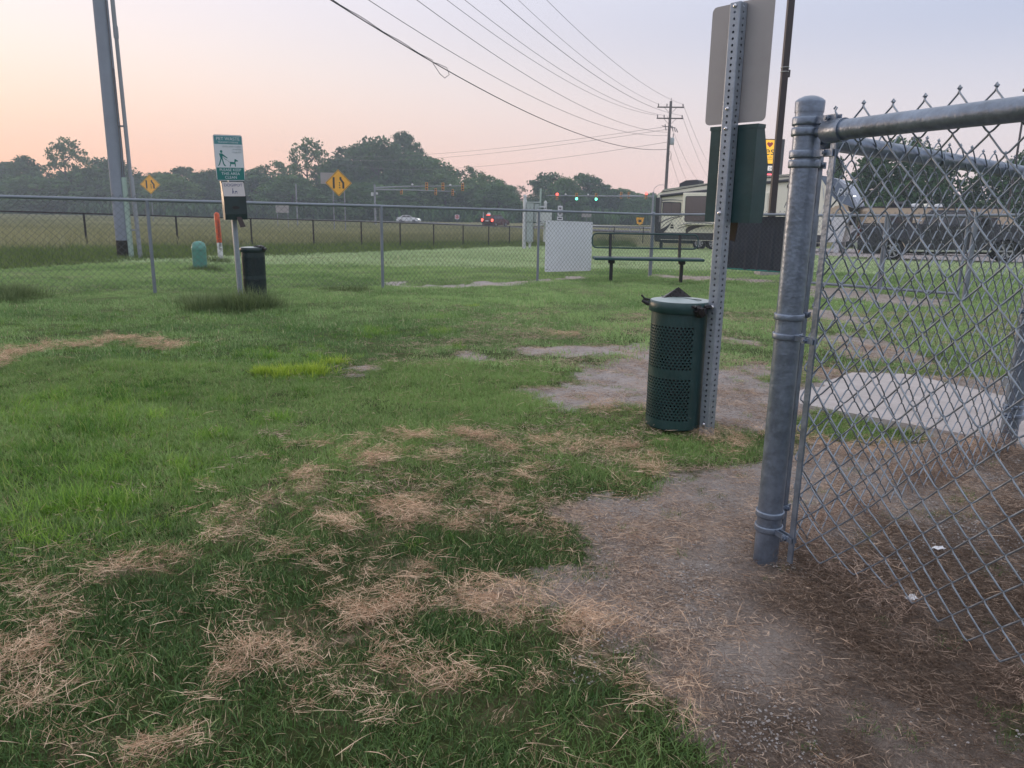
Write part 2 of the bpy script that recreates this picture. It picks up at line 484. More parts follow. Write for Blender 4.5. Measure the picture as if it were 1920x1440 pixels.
# ================================================================== GROUND
DIRT = [
     [(0.19, 2.43), (0.39, 2.59), (0.61, 2.75), (0.96, 2.98), (1.2, 3.16), (1.8, 3.36), (2.13, 3.38), (2.53, 3.49), (1.98, 2.32), (1.23, 1.23), (0.81, 1.02), (0.35, 1.13), (0.34, 1.26), (0.32, 1.37), (0.26, 1.45), (0.16, 1.63), (0.01, 1.75), (-0.02, 1.87), (0.13, 2.02), (0.22, 2.17)] , # gate
     [(0.12, 4.33), (0.35, 5.02), (0.64, 5.36), (1.13, 5.52), (1.44, 5.22), (1.82, 5.36), (1.86, 5.06), (1.45, 3.96), (1.25, 3.61), (0.99, 3.59), (0.76, 3.63), (0.47, 3.79), (0.17, 4.03)] , # can
     [(-0.15, 5.88), (0.21, 6.12), (0.44, 6.38), (0.63, 5.96), (1.13, 6.45), (1.25, 6.17), (1.1, 5.58), (0.76, 5.65), (0.39, 5.51), (0.08, 5.58)] , # strip1
     [(1.08, 6.71), (1.36, 6.99), (1.28, 6.32), (1.12, 6.39)] , # strip2
     [(1.82, 6.86), (2.19, 6.64), (2.16, 6.27), (1.88, 6.38)] , # strip3
     [(-1.2, 4.75), (-1.0, 5.0), (-0.77, 5.02), (-0.88, 4.73), (-1.05, 4.59)] , # s4
     [(-0.46, 5.6), (-0.28, 5.69), (-0.17, 5.39), (-0.29, 5.17)] , # s5
     [(2.02, 5.27), (2.4, 5.31), (2.88, 5.15), (3.29, 4.82), (2.67, 3.7), (2.13, 3.29), (1.9, 3.55), (1.64, 3.85), (1.36, 3.62), (1.41, 4.08)] , # behindB
     [(2.7, 7.14), (3.28, 7.33), (3.42, 6.4), (3.16, 5.59), (2.78, 5.8), (2.47, 6.16)] , # B2
     [(-2.0, 12.42), (-0.97, 12.41), (0.2, 13.46), (0.45, 13.89), (1.45, 15.34), (1.37, 14.53), (0.42, 12.8), (-0.51, 11.8), (-1.71, 11.57)] , # fenceL
     [(2.92, 15.89), (4.07, 15.67), (5.08, 14.82), (4.71, 13.44), (4.0, 13.89), (2.84, 14.89)] , # fenceR
     [(5.01, 13.5), (5.53, 12.54), (6.07, 11.89), (6.43, 11.21), (5.78, 10.05), (4.94, 10.34), (4.32, 11.59)] , # gateB
     [(3.39, 9.41), (3.82, 9.17), (3.8, 7.89), (3.41, 7.62), (3.1, 8.26)] , # rstrip
]
STRAW = [
    ( [(-3.27, 4.79), (-3.49, 5.3), (-3.42, 5.62), (-3.26, 5.69), (-3.09, 6.07), (-2.51, 5.64)] , 0.053 , 1.0 ),
    ( [(-0.74, 3.02), (-0.66, 3.06), (-0.54, 2.85)] , 0.04 , 1 ),
    ( [(-0.57, 2.92), (-0.43, 2.98), (-0.28, 2.95), (-0.37, 3.19), (-0.48, 3.19)] , 0.03 , 1 ),
    ( [(-0.21, 3.29), (-0.11, 3.21), (0.01, 3.06)] , 0.037 , 1 ),
    ( [(0.05, 3.19), (0.23, 3.11), (0.46, 3.16), (0.62, 3.25)] , 0.03 , 0.9 ),
    ( [(-0.86, 2.2), (-0.84, 2.33), (-0.84, 2.48), (-0.77, 2.62)] , 0.047 , 1.2 ),
    ( [(-0.68, 2.46), (-0.56, 2.37), (-0.45, 2.45)] , 0.03 , 0.8 ),
    ( [(-0.6, 2.28), (-0.46, 2.22), (-0.33, 2.29)] , 0.03 , 0.8 ),
    ( [(-0.42, 2.4), (-0.28, 2.38), (-0.15, 2.3), (-0.05, 2.42), (0.01, 2.57)] , 0.038 , 1 ),
    ( [(-0.38, 2.64), (-0.23, 2.48)] , 0.033 , 0.7 ),
    ( [(-0.14, 2.57), (0.09, 2.75)] , 0.032 , 0.7 ),
    ( [(0.01, 2.28), (0.12, 2.24)] , 0.037 , 0.7 ),
    ( [(-0.38, 2.0), (-0.25, 2.04), (-0.28, 1.91)] , 0.034 , 0.7 ),
    ( [(-0.67, 2.06), (-0.6, 2.02)] , 0.03 , 0.7 ),
    ( [(-1.09, 1.91), (-1.03, 1.96), (-0.93, 1.98)] , 0.03 , 1 ),
    ( [(-1.22, 1.79), (-1.18, 1.83), (-1.08, 1.76)] , 0.035 , 0.7 ),
    ( [(-1.08, 1.64), (-0.97, 1.55)] , 0.03 , 0.5 ),
    ( [(-1.11, 1.49), (-1.03, 1.48)] , 0.03 , 1.3 ),
    ( [(-0.69, 1.72), (-0.63, 1.7)] , 0.03 , 0.6 ),
    ( [(-0.56, 1.5), (-0.47, 1.54), (-0.39, 1.63), (-0.33, 1.71), (-0.2, 1.74), (-0.1, 1.8), (0.01, 1.83)] , 0.037 , 1.3 ),
    ( [(-0.36, 1.49), (-0.27, 1.47), (-0.14, 1.43)] , 0.03 , 1 ),
    ( [(-0.5, 1.66), (-0.44, 1.71), (-0.35, 1.66)] , 0.031 , 0.9 ),
    ( [(-0.07, 1.72), (0.06, 1.7), (0.17, 1.75)] , 0.039 , 0.9 ),
    ( [(0.04, 1.8), (0.14, 1.7), (0.23, 1.52), (0.3, 1.41)] , 0.036 , 0.9 ),
    ( [(-0.94, 1.32), (-0.93, 1.41)] , 0.03 , 0.6 ),
    ( [(-0.81, 1.24), (-0.72, 1.22), (-0.63, 1.24)] , 0.035 , 0.6 ),
    ( [(-0.65, 1.18), (-0.61, 1.25), (-0.57, 1.28)] , 0.03 , 0.7 ),
    ( [(-0.59, 1.4), (-0.44, 1.43)] , 0.03 , 0.35 ),
    ( [(-0.05, 1.33), (0.06, 1.42), (0.13, 1.5)] , 0.034 , 0.3 ),
    ( [(-0.41, 1.34), (-0.26, 1.31)] , 0.031 , 0.25 ),
    ( [(0.09, 1.29), (0.21, 1.35)] , 0.032 , 0.25 ),
    ( [(0.48, 3.89), (0.75, 3.58), (0.94, 3.4), (0.97, 3.15)] , 0.04 , 0.8 ),
    ( [(0.21, 3.1), (0.48, 2.97), (0.61, 2.84)] , 0.054 , 0.5 ),
    ( [(1.29, 3.42), (1.48, 3.18), (1.84, 3.19)] , 0.057 , 0.3 ),
    ( [(-1.84, 11.93), (-0.53, 12.09), (0.34, 13.36), (1.4, 14.85)] , 0.046 , 1.2 ),
    ( [(2.91, 15.22), (4.71, 14.31)] , 0.053 , 1 ),
    ( [(0.37, 6.69), (0.56, 6.71)] , 0.03 , 0.8 ),
]
LUSH = [
    ( -1.351 , 2.408 , 0.26 , 0.13 ),
    ( -1.428 , 2.179 , 0.19 , 0.12 ),
    ( -1.302 , 2.568 , 0.15 , 0.1 ),
    ( -1.181 , 2.69 , 0.12 , 0.08 ),
    ( -1.329 , 3.22 , 0.1 , 0.09 ),
    ( -1.279 , 2.779 , 0.12 , 0.08 ),
    ( -1.127 , 3.559 , 0.1 , 0.1 ),
    ( -1.361 , 4.778 , 0.22 , 0.1 ),
    ( -1.349 , 5.28 , 0.17 , 0.09 ),
    ( -1.857 , 5.459 , 0.15 , 0.08 ),
    ( -1.518 , 3.996 , 0.08 , 0.08 ),
    ( -0.805 , 8.108 , 0.22 , 0.06 ),
    ( -0.64 , 6.924 , 0.19 , 0.05 ),
    ( -0.53 , 9.231 , 0.16 , 0.06 ),
    ( -0.444 , 5.934 , 0.08 , 0.05 ),
    ( -1.258 , 6.848 , 0.24 , 0.05 ),
    ( -2.223 , 3.819 , 0.4 , 0.06 ),
    ( -1.753 , 3.419 , 0.29 , 0.06 ),
    ( -1.832 , 2.782 , 0.28 , 0.07 ),
    ( -1.593 , 2.795 , 0.2 , 0.07 ),
]


def poly_sd(px, py, poly):
    """signed distance to a polygon, negative inside"""
    d2 = np.full(px.shape, 1e9); ins = np.zeros(px.shape, bool)
    n = len(poly)
    for i in range(n):
        ax, ay = poly[i]; bx, by = poly[(i + 1) % n]
        ex, ey = bx - ax, by - ay
        wx, wy = px - ax, py - ay
        t = np.clip((wx * ex + wy * ey) / (ex * ex + ey * ey + 1e-12), 0, 1)
        d2 = np.minimum(d2, (wx - ex * t) ** 2 + (wy - ey * t) ** 2)
        cond = ((ay > py) != (by > py)) & (px < (bx - ax) * (py - ay) / ((by - ay) if abs(by - ay) > 1e-12 else 1e-12) + ax)
        ins ^= cond
    return np.where(ins, -1, 1) * np.sqrt(d2)

def line_d(px, py, pts):
    d2 = np.full(px.shape, 1e9)
    for (ax, ay), (bx, by) in zip(pts[:-1], pts[1:]):
        ex, ey = bx - ax, by - ay
        wx, wy = px - ax, py - ay
        t = np.clip((wx * ex + wy * ey) / (ex * ex + ey * ey + 1e-12), 0, 1)
        d2 = np.minimum(d2, (wx - ex * t) ** 2 + (wy - ey * t) ** 2)
    return np.sqrt(d2)

def sstep(a, b, x):
    t = np.clip((x - a) / (b - a), 0, 1)
    return t * t * (3 - 2 * t)

def bare_mask(x, y):
    """1 where the soil is bare, 0 in full turf"""
    x = np.asarray(x, float); y = np.asarray(y, float)
    m = np.zeros(x.shape)
    w = (vnoise(x, y, 0.45) - 0.5) * 0.28 + (vnoise(x, y, 0.16) - 0.5) * 0.22 + (vnoise(x, y, 0.06) - 0.5) * 0.14
    for p in DIRT:
        sc = 1.0 + max(0, (p[0][1] - 4) * 0.08)
        s = poly_sd(x, y, p) + w * sc
        m = np.maximum(m, 1 - sstep(-0.15, 0.12, s))
    return m

def straw_mask(x, y):
    x = np.asarray(x, float); y = np.asarray(y, float)
    m = np.zeros(x.shape)
    n = vnoise(x, y, 0.07)
    for pts, hw, dn in STRAW:
        d = line_d(x, y, pts) / 1.2
        m = np.maximum(m, dn * np.exp(-(d / (hw * (0.55 + 1.2 * n))) ** 1.3))
    return m

BROWN_POLY = [(0.82, 2.02), (2.1, 3.1), (3.4, 3.0), (3.4, -0.5), (0.1, -0.5), (0.30, 0.95), (0.42, 1.35), (0.55, 1.62), (0.66, 1.9)]

def brown_zone(x, y):
    """dark trodden thatch round the corner post and in the fenced corner"""
    s = poly_sd(np.asarray(x, float), np.asarray(y, float), BROWN_POLY) + (vnoise(x, y, 0.3) - 0.5) * 0.5 + (vnoise(x, y, 0.1) - 0.5) * 0.25
    return 1 - sstep(-0.45, 0.25, s)

LAWN_POLY = [(-60, 9.0), (-16, 9.8), (-11.2, 10.8), (-9.75, 12.1), (-9.2, 13.8), (-8.66, 17.4), (-7.36, 22.1), (-5.2, 28.7), (-3.4, 34.6), (-0.1, 44.4), (4.5, 48.6), (9, 51), (60, 66), (60, -40), (-60, -40)]

def beyond_lawn(x, y):
    """metres past the mown edge (positive: tall grass)"""
    return poly_sd(np.asarray(x, float), np.asarray(y, float), LAWN_POLY)

def ground_bump(x, y):
    b = (vnoise(x, y, 0.9) - 0.5) * 0.05 + (vnoise(x, y, 0.28) - 0.5) * 0.034 + (vnoise(x, y, 0.11) - 0.5) * 0.012
    far = np.clip((np.asarray(y, float) - 1.5) / 2.5, 0.35, 1)
    px_, py_ = np.asarray(x, float) - 0.755, np.asarray(y, float) - 2.09
    foot = np.exp(-(px_ ** 2 + py_ ** 2) / 0.16 ** 2)      # trodden hollow round the corner post
    return b * far * (1 - foot) - 0.012 * foot

def ground_z(x, y):
    return G(y) + ground_bump(x, y)

def axis(stops):
    out = [stops[0][0]]
    for (a, st), (b, _) in zip(stops[:-1], stops[1:]):
        n = max(1, int(round((b - a) / st)))
        out += list(np.linspace(a, b, n + 1)[1:])
    return np.array(out)

gx = axis([(-3000, 800), (-600, 60), (-120, 10), (-30, 1.2), (-8, 0.25), (-3.2, 0.05), (3.8, 0.25), (9, 1.2), (30, 10), (120, 60), (600, 800), (3000, 1)])
gy = axis([(-600, 100), (-20, 2), (-2, 0.2), (0.6, 0.04), (5.0, 0.1), (9, 0.25), (17, 0.8), (50, 4), (120, 12), (300, 60), (600, 800), (4000, 1)])
gy = np.unique(np.concatenate([gy, [k for k in _KY if 5 < k < 3000]]))
X, Y = np.meshgrid(gx, gy)
Z = ground_z(X, Y)
nx, ny = len(gx), len(gy)
verts = np.stack([X.ravel(), Y.ravel(), Z.ravel()], 1)
ii = np.arange(nx * ny).reshape(ny, nx)
faces = np.stack([ii[:-1, :-1].ravel(), ii[:-1, 1:].ravel(), ii[1:, 1:].ravel(), ii[1:, :-1].ravel()], 1)
gm = bpy.data.meshes.new('ground')
gm.from_pydata(verts.tolist(), [], faces.tolist())
gm.polygons.foreach_set('use_smooth', [True] * len(gm.polygons))
ca = gm.color_attributes.new('cover', 'FLOAT_COLOR', 'POINT')
bm_ = bare_mask(X.ravel(), Y.ravel())
st_ = np.clip(straw_mask(X.ravel(), Y.ravel()), 0, 1)
tall_ = np.clip(beyond_lawn(X.ravel(), Y.ravel()) / 3, 0, 1)
brn = brown_zone(X.ravel(), Y.ravel())
ca.data.foreach_set('color', np.stack([bm_, st_, tall_, brn], 1).ravel().astype(np.float32))
ground = bpy.data.objects.new('ground', gm)
C.objects.link(ground)
ground['kind'] = 'structure'

def ground_material():
    m = bpy.data.materials.new('turf_and_soil')
    m.use_nodes = True
    nt = m.node_tree; N = nt.nodes; L = nt.links
    b = N['Principled BSDF']; b.inputs['Roughness'].default_value = 0.95
    b.inputs['Specular IOR Level'].default_value = 0.1
    at = N.new('ShaderNodeAttribute'); at.attribute_name = 'cover'
    sp = N.new('ShaderNodeSeparateColor'); L.new(at.outputs['Color'], sp.inputs[0])
    tc = N.new('ShaderNodeTexCoord')
    def noise(s, d=6, ro=0.65):
        n = N.new('ShaderNodeTexNoise'); n.inputs['Scale'].default_value = s; n.inputs['Detail'].default_value = d
        n.inputs['Roughness'].default_value = ro
        L.new(tc.outputs['Object'], n.inputs['Vector']); return n.outputs['Fac']
    def ramp(f, stops):
        r = N.new('ShaderNodeValToRGB'); e = r.color_ramp.elements
        while len(e) < len(stops): e.new(.5)
        for el, (p, c) in zip(e, stops): el.position = p; el.color = c + (1,)
        L.new(f, r.inputs[0]); return r.outputs[0]
    def mix(f, a, c):
        x = N.new('ShaderNodeMix'); x.data_type = 'RGBA'
        if isinstance(f, float): x.inputs['Factor'].default_value = f
        else: L.new(f, x.inputs['Factor'])
        L.new(a, x.inputs[6]); L.new(c, x.inputs[7]); return x.outputs[2]
    def mr(f, a, c, o0=0.0, o1=1.0):
        x = N.new('ShaderNodeMapRange'); x.inputs['From Min'].default_value = a; x.inputs['From Max'].default_value = c
        x.inputs['To Min'].default_value = o0; x.inputs['To Max'].default_value = o1
        L.new(f, x.inputs['Value']); return x.outputs[0]
    def math(op, a, c):
        x = N.new('ShaderNodeMath'); x.operation = op
        for i, q in enumerate((a, c)):
            if isinstance(q, float): x.inputs[i].default_value = q
            else: L.new(q, x.inputs[i])
        return x.outputs[0]
    ysep = N.new('ShaderNodeSeparateXYZ'); L.new(tc.outputs['Object'], ysep.inputs[0])
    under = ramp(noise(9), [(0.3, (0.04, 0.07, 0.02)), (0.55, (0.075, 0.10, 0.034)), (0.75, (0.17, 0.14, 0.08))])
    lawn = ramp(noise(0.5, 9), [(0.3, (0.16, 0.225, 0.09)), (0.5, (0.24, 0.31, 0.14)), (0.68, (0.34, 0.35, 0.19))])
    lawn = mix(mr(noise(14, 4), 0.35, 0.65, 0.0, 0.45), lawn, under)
    soil = ramp(noise(5, 10, 0.75), [(0.28, (0.31, 0.255, 0.225)), (0.48, (0.50, 0.435, 0.40)), (0.68, (0.64, 0.585, 0.56))])
    crumbs = ramp(noise(150, 5, 0.85), [(0.38, (0.10, 0.075, 0.06)), (0.6, (0.50, 0.42, 0.37))])
    soil = mix(mr(noise(11, 6), 0.36, 0.6, 0.2, 0.75), soil, crumbs)
    soil = mix(mr(noise(26, 8, 0.8), 0.52, 0.7, 0.0, 0.6), soil, ramp(noise(60), [(0.35, (0.12, 0.092, 0.078)), (0.65, (0.24, 0.195, 0.17))]))
    brown = ramp(noise(70, 7, 0.8), [(0.3, (0.066, 0.046, 0.036)), (0.5, (0.15, 0.112, 0.09)), (0.72, (0.29, 0.23, 0.19))])
    bf = math('MULTIPLY', at.outputs['Alpha'], mr(noise(3, 6), 0.3, 0.6, 0.45, 1.0))
    soil_lit = ramp(noise(7, 9, 0.75), [(0.3, (0.36, 0.31, 0.295)), (0.5, (0.53, 0.48, 0.475)), (0.7, (0.64, 0.60, 0.60))])
    soil = mix(math('MULTIPLY', mr(ysep.outputs[1], 1.9, 3.7, 0.0, 0.75), mr(ysep.outputs[0], 1.35, 1.8, 1.0, 0.0)), soil, soil_lit)  # soil paler away from the viewpoint, brightness painted into its colour
    soil = mix(bf, soil, brown)
    straw = ramp(noise(90, 6, 0.8), [(0.3, (0.20, 0.135, 0.09)), (0.7, (0.72, 0.55, 0.42))])
    hay = ramp(noise(0.8, 8), [(0.3, (0.14, 0.15, 0.065)), (0.7, (0.30, 0.27, 0.15))])
    sy = N.new('ShaderNodeSeparateXYZ'); L.new(tc.outputs['Object'], sy.inputs[0])
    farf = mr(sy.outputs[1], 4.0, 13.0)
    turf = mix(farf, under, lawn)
    turf = mix(sp.outputs[2], turf, hay)
    bmf = math('ADD', sp.outputs[0], mr(noise(30, 6), 0.3, 0.7, -0.3, 0.3))
    bmf = mr(bmf, 0.3, 0.7)
    col = mix(bmf, turf, soil)
    sf = math('MULTIPLY', sp.outputs[1], mr(noise(35, 6), 0.35, 0.6))
    col = mix(sf, col, straw)
    L.new(col, b.inputs['Base Color'])
    bp = N.new('ShaderNodeBump'); bp.inputs['Strength'].default_value = 1.0; bp.inputs['Distance'].default_value = 0.016
    L.new(noise(60, 8, 0.75), bp.inputs['Height'])
    b2 = N.new('ShaderNodeBump'); b2.inputs['Strength'].default_value = 1.0; b2.inputs['Distance'].default_value = 0.035
    L.new(noise(17, 7, 0.7), b2.inputs['Height']); L.new(bp.outputs[0], b2.inputs['Normal']); L.new(b2.outputs[0], b.inputs['Normal'])
    return m
gm.materials.append(ground_material())

# ------------------------------------------------------------------ grass: blades in clumps, strewn by a points mesh
def blade_strip(base, h, w, lean, az, curl, seg, vs, fs, lf, val, roll=0.0):
    """one blade: a tapered bent strip"""
    o = len(vs)
    dx, dy = cos(az), sin(az)
    sx, sy = -sin(az + roll), cos(az + roll)
    x, y, z = base
    ang = lean
    st = h / seg
    for k in range(seg + 1):
        ww = w * 0.5 * (1 - (k / seg) ** 1.6)
        if k < seg:
            vs.append((x - sx * ww, y - sy * ww, z)); vs.append((x + sx * ww, y + sy * ww, z)); lf += [val, val]
        else:
            vs.append((x, y, z)); lf.append(val)
        x += dx * sin(ang) * st; y += dy * sin(ang) * st; z += cos(ang) * st
        ang += curl / seg
    for k in range(seg - 1):
        a = o + 2 * k
        fs.append((a, a + 1, a + 3, a + 2))
    a = o + 2 * (seg - 1)
    fs.append((a, a + 1, a + 2))

def strand(c, ln, w, az, tilt, bend, seg, vs, fs, lf, val, kink=0.0):
    """one dry strand lying about: a thin flat ribbon with a little thickness in its twist"""
    o = len(vs)
    x, y, z = c
    a = az; st = ln / seg; e = tilt
    tw = random.uniform(0, pi)
    for k in range(seg + 1):
        ww = w * 0.5 * (0.35 if k in (0, seg) else 1)
        t = tw + k * 0.5
        sx, sy, sz = -sin(a) * cos(t), cos(a) * cos(t), sin(t)
        vs.append((x - sx * ww, y - sy * ww, z - sz * ww)); vs.append((x + sx * ww, y + sy * ww, z + sz * ww)); lf += [val, val]
        x += cos(a) * cos(e) * st; y += sin(a) * cos(e) * st; z += sin(e) * st
        a += bend / seg + random.uniform(-kink, kink); e -= 2.0 * tilt / seg + random.uniform(-kink, kink) * 0.4
    for k in range(seg):
        q = o + 2 * k
        fs.append((q, q + 1, q + 3, q + 2))

def clump_obj(name, vs, fs, lf, mat):
    me = bpy.data.meshes.new(name)
    me.from_pydata(vs, [], fs)
    at = me.attributes.new('leaf', 'FLOAT', 'POINT')
    at.data.foreach_set('value', np.array(lf, np.float32))
    me.materials.append(mat)
    return bpy.data.objects.new(name, me)

def turf_clump(name, mat, n, rad, h0, h1, w0, w1, seg=3, lean=0.7, curl=1.1):
    vs, fs, lf = [], [], []
    for _ in range(n):
        r = rad * math.sqrt(random.random()); a = random.uniform(0, 2 * pi)
        blade_strip((r * cos(a), r * sin(a), -0.004), random.uniform(h0, h1), random.uniform(w0, w1), random.uniform(0, lean),
                    random.uniform(0, 2 * pi), random.uniform(0.1, curl), seg, vs, fs, lf, random.uniform(-0.3, 0.3) if random.random() > 0.07 else random.uniform(1.6, 2.4), random.uniform(-.6, .6))
    return clump_obj(name, vs, fs, lf, mat)

def straw_clump(name, mat, n, rad, l0, l1, w0, w1, seg, zmax, tilt, bend=0.7, kink=0.12):
    vs, fs, lf = [], [], []
    for _ in range(n):
        r = rad * math.sqrt(random.random()); a = random.uniform(0, 2 * pi)
        q = random.random() ** 1.8
        strand((r * cos(a), r * sin(a), random.uniform(0.0, zmax)), l0 + (l1 - l0) * q, w0 + (w1 - w0) * random.random() ** 1.5, random.uniform(0, 2 * pi),
               random.uniform(-0.1, tilt), random.gauss(0, bend), seg, vs, fs, lf, random.uniform(-0.5, 0.4), kink)
    return clump_obj(name, vs, fs, lf, mat)

def scatter(name, protos, pts, scale, tint, label_kind='stuff', tilt=0.12, idx=None):
    """one object: a mesh of points whose geometry-nodes modifier puts a clump on each point"""
    n = len(pts)
    if not n: return None
    me = bpy.data.meshes.new(name)
    me.from_pydata(np.asarray(pts).tolist(), [], [])
    def attr(nm, ty, arr, key='value'):
        a = me.attributes.new(nm, ty, 'POINT'); a.data.foreach_set(key, arr.astype(np.float32 if ty != 'INT' else np.int32).ravel())
    attr('size', 'FLOAT', np.asarray(scale))
    attr('tint', 'FLOAT', np.asarray(tint))
    rot = np.stack([RNG.normal(0, tilt, n), RNG.normal(0, tilt, n), RNG.uniform(0, 2 * pi, n)], 1)
    attr('turn', 'FLOAT_VECTOR', rot, 'vector')
    attr('pick', 'INT', RNG.integers(0, len(protos), n) if idx is None else idx)
    ob = bpy.data.objects.new(name, me)
    C.objects.link(ob)
    ob['kind'] = label_kind
    col = bpy.data.collections.new(name + '_kinds')
    for p in protos: col.objects.link(p)
    ng = bpy.data.node_groups.new(name + '_strew', 'GeometryNodeTree')
    ng.interface.new_socket('Geometry', in_out='INPUT', socket_type='NodeSocketGeometry')
    ng.interface.new_socket('Geometry', in_out='OUTPUT', socket_type='NodeSocketGeometry')
    N, L = ng.nodes, ng.links
    gi = N.new('NodeGroupInput'); go = N.new('NodeGroupOutput')
    ci = N.new('GeometryNodeCollectionInfo'); ci.inputs['Collection'].default_value = col
    ci.inputs['Separate Children'].default_value = True
    ci.inputs['Reset Children'].default_value = True
    ip = N.new('GeometryNodeInstanceOnPoints'); ip.inputs['Pick Instance'].default_value = True
    def na(nm, ty):
        x = N.new('GeometryNodeInputNamedAttribute'); x.data_type = ty; x.inputs['Name'].default_value = nm; return x.outputs['Attribute']
    L.new(gi.outputs[0], ip.inputs['Points']); L.new(ci.outputs[0], ip.inputs['Instance'])
    L.new(na('pick', 'INT'), ip.inputs['Instance Index'])
    e2r = N.new('FunctionNodeEulerToRotation'); L.new(na('turn', 'FLOAT_VECTOR'), e2r.inputs[0])
    L.new(e2r.outputs[0], ip.inputs['Rotation'])
    L.new(na('size', 'FLOAT'), ip.inputs['Scale'])
    L.new(ip.outputs[0], go.inputs[0])
    md = ob.modifiers.new('strew', 'NODES'); md.node_group = ng
    return ob

def fan(n, y0, y1, margin=1.2, slope=0.72):
    """random ground points spread evenly over the strip of ground y0..y1"""
    w0, w1 = slope * max(y0, 0) + margin, slope * y1 + margin
    y = RNG.uniform(y0, y1, int(n * 1.0)); wmax = w1
    x = RNG.uniform(-wmax, wmax, len(y))
    k = np.abs(x) < slope * np.maximum(y, 0) + margin
    return x[k], y[k]

PATH_POLY = [(1.56, 4.03), (1.64, 4.33), (2.26, 5.0), (2.62, 4.98), (2.84, 4.35), (5.2, 1.95), (4.3, 1.25)]
LANE_POLY = [(60, 33.0), (60, 20), (30, 24.5), (20.0, 26.6), (15.5, 30.5), (12.5, 37.0), (12.0, 43.5), (17, 50.5), (24, 52.0), (34, 47)]

def keep_off(x, y):
    k = poly_sd(x, y, PATH_POLY) > 0.01
    k &= poly_sd(x, y, LANE_POLY) > 0.05
    return k

def lush_w(x, y):
    s = np.zeros(x.shape)
    for cx, cy, r, h in LUSH:
        s = np.maximum(s, np.exp(-(((x - cx) / r) ** 2 + ((y - cy) / (r * 1.2)) ** 2)))
    left = sstep(0.25, -1.3, x + 0.30 * (y - 2.5)) * sstep(1.85, 2.35, y) * sstep(9.5, 5.0, y)
    return s, left

def lawn_tint(x, y):
    t = 0.38 + (vnoise(x, y, 0.8) - 0.5) * 0.55 + (vnoise(x, y, 0.28) - 0.5) * 0.6 + (vnoise(x, y, 0.12) - 0.5) * 0.4 + (vnoise(x, y, 3.0) - 0.5) * 0.4
    dry = sstep(-1.6, 0.2, x) * sstep(2.5, 4.2, y) * sstep(14, 8, y)  # paler middle lawn: part of its brightness is put into the tint
    return np.clip(t + 0.30 * dry, 0, 1.2)

# near lawn
turf_p = [turf_clump('turf_clump', M['turf'], 64, 0.06, 0.014, 0.042, 0.0015, 0.003, 3, 1.2, 1.6) for _ in range(5)]
lush_p = [turf_clump('lush_clump', M['lush'], 40, 0.055, 0.03, 0.085, 0.0022, 0.0048, 4, 1.0, 1.5) for _ in range(4)]
x, y = fan(44000, 0.35, 5.2, 1.9)
bare = bare_mask(x, y); strw = straw_mask(x, y); lw, left = lush_w(x, y)
k = (RNG.random(len(x)) > bare * (0.985 - 0.05 * sstep(0.5, 0.75, vnoise(x, y, 0.14)))) & keep_off(x, y) & (RNG.random(len(x)) > 0.5 * np.clip(strw, 0, 1))
x, y, bare, lw, left = x[k], y[k], bare[k], lw[k], left[k]
thin = 1 - 0.45 * sstep(0.05, 0.6, bare)
sc = (0.75 + 0.5 * vnoise(x, y, 0.3)) * RNG.uniform(0.75, 1.25, len(x)) * thin
scatter('lawn_grass', turf_p, np.stack([x, y, ground_z(x, y)], 1), sc, lawn_tint(x, y) * 0.85 + 0.25 * left - 0.12 + 0.34 * sstep(1.5, 3.4, y), tilt=0.15)  # tint lower near the viewpoint: the dimmer foreground is painted into the blades
# lusher grass at the left
x, y = fan(30000, 1.7, 8.5, 0.6)
bare = bare_mask(x, y); lw, left = lush_w(x, y)
p = np.clip(0.75 * left * sstep(0.35, 0.6, vnoise(x, y, 0.45)) + 0.18 * left + 0.9 * lw, 0, 1)
k = (RNG.random(len(x)) < p) & (bare < 0.3)
x, y, lw, left = x[k], y[k], lw[k], left[k]
scatter('lush_grass', lush_p, np.stack([x, y, ground_z(x, y)], 1), RNG.uniform(0.40, 0.85, len(x)) * (0.75 + 0.6 * lw), np.clip(RNG.uniform(-0.1, 0.4, len(x)) + 0.7 * (vnoise(x, y, 0.3) - 0.3) + 0.3 * lw, 0, 1.0), tilt=0.2)
# middle lawn
mid_p = [turf_clump('lawn_tuft', M['turf_mid'], 70, 0.15, 0.02, 0.055, 0.003, 0.0065, 3, 1.0, 1.4) for _ in range(4)]
x, y = fan(34000, 5.0, 17.5, 2.0, 0.74)
bare = bare_mask(x, y)
k = (RNG.random(len(x)) > bare * 1.0) & keep_off(x, y) & (beyond_lawn(x, y) < 0.3)
x, y = x[k], y[k]
scatter('mid_lawn_grass', mid_p, np.stack([x, y, ground_z(x, y)], 1), RNG.uniform(0.6, 1.2, len(x)) * (0.7 + 0.6 * vnoise(x, y, 0.7)), np.clip(lawn_tint(x, y) * 0.9 + 0.10 + 0.18 * sstep(9, 15, y), 0, 1.3), tilt=0.1)  # tint climbs outward here too, brightness carried by the blade colour
# far mown lawn
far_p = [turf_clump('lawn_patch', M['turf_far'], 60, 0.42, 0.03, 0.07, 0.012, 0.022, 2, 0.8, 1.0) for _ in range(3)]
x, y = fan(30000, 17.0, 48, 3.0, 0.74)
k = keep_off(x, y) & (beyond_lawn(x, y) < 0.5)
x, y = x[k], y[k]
scatter('far_lawn_grass', far_p, np.stack([x, y, ground_z(x, y)], 1), RNG.uniform(0.6, 1.2, len(x)), np.clip(lawn_tint(x, y) + 0.25, 0, 1.3), tilt=0.08)
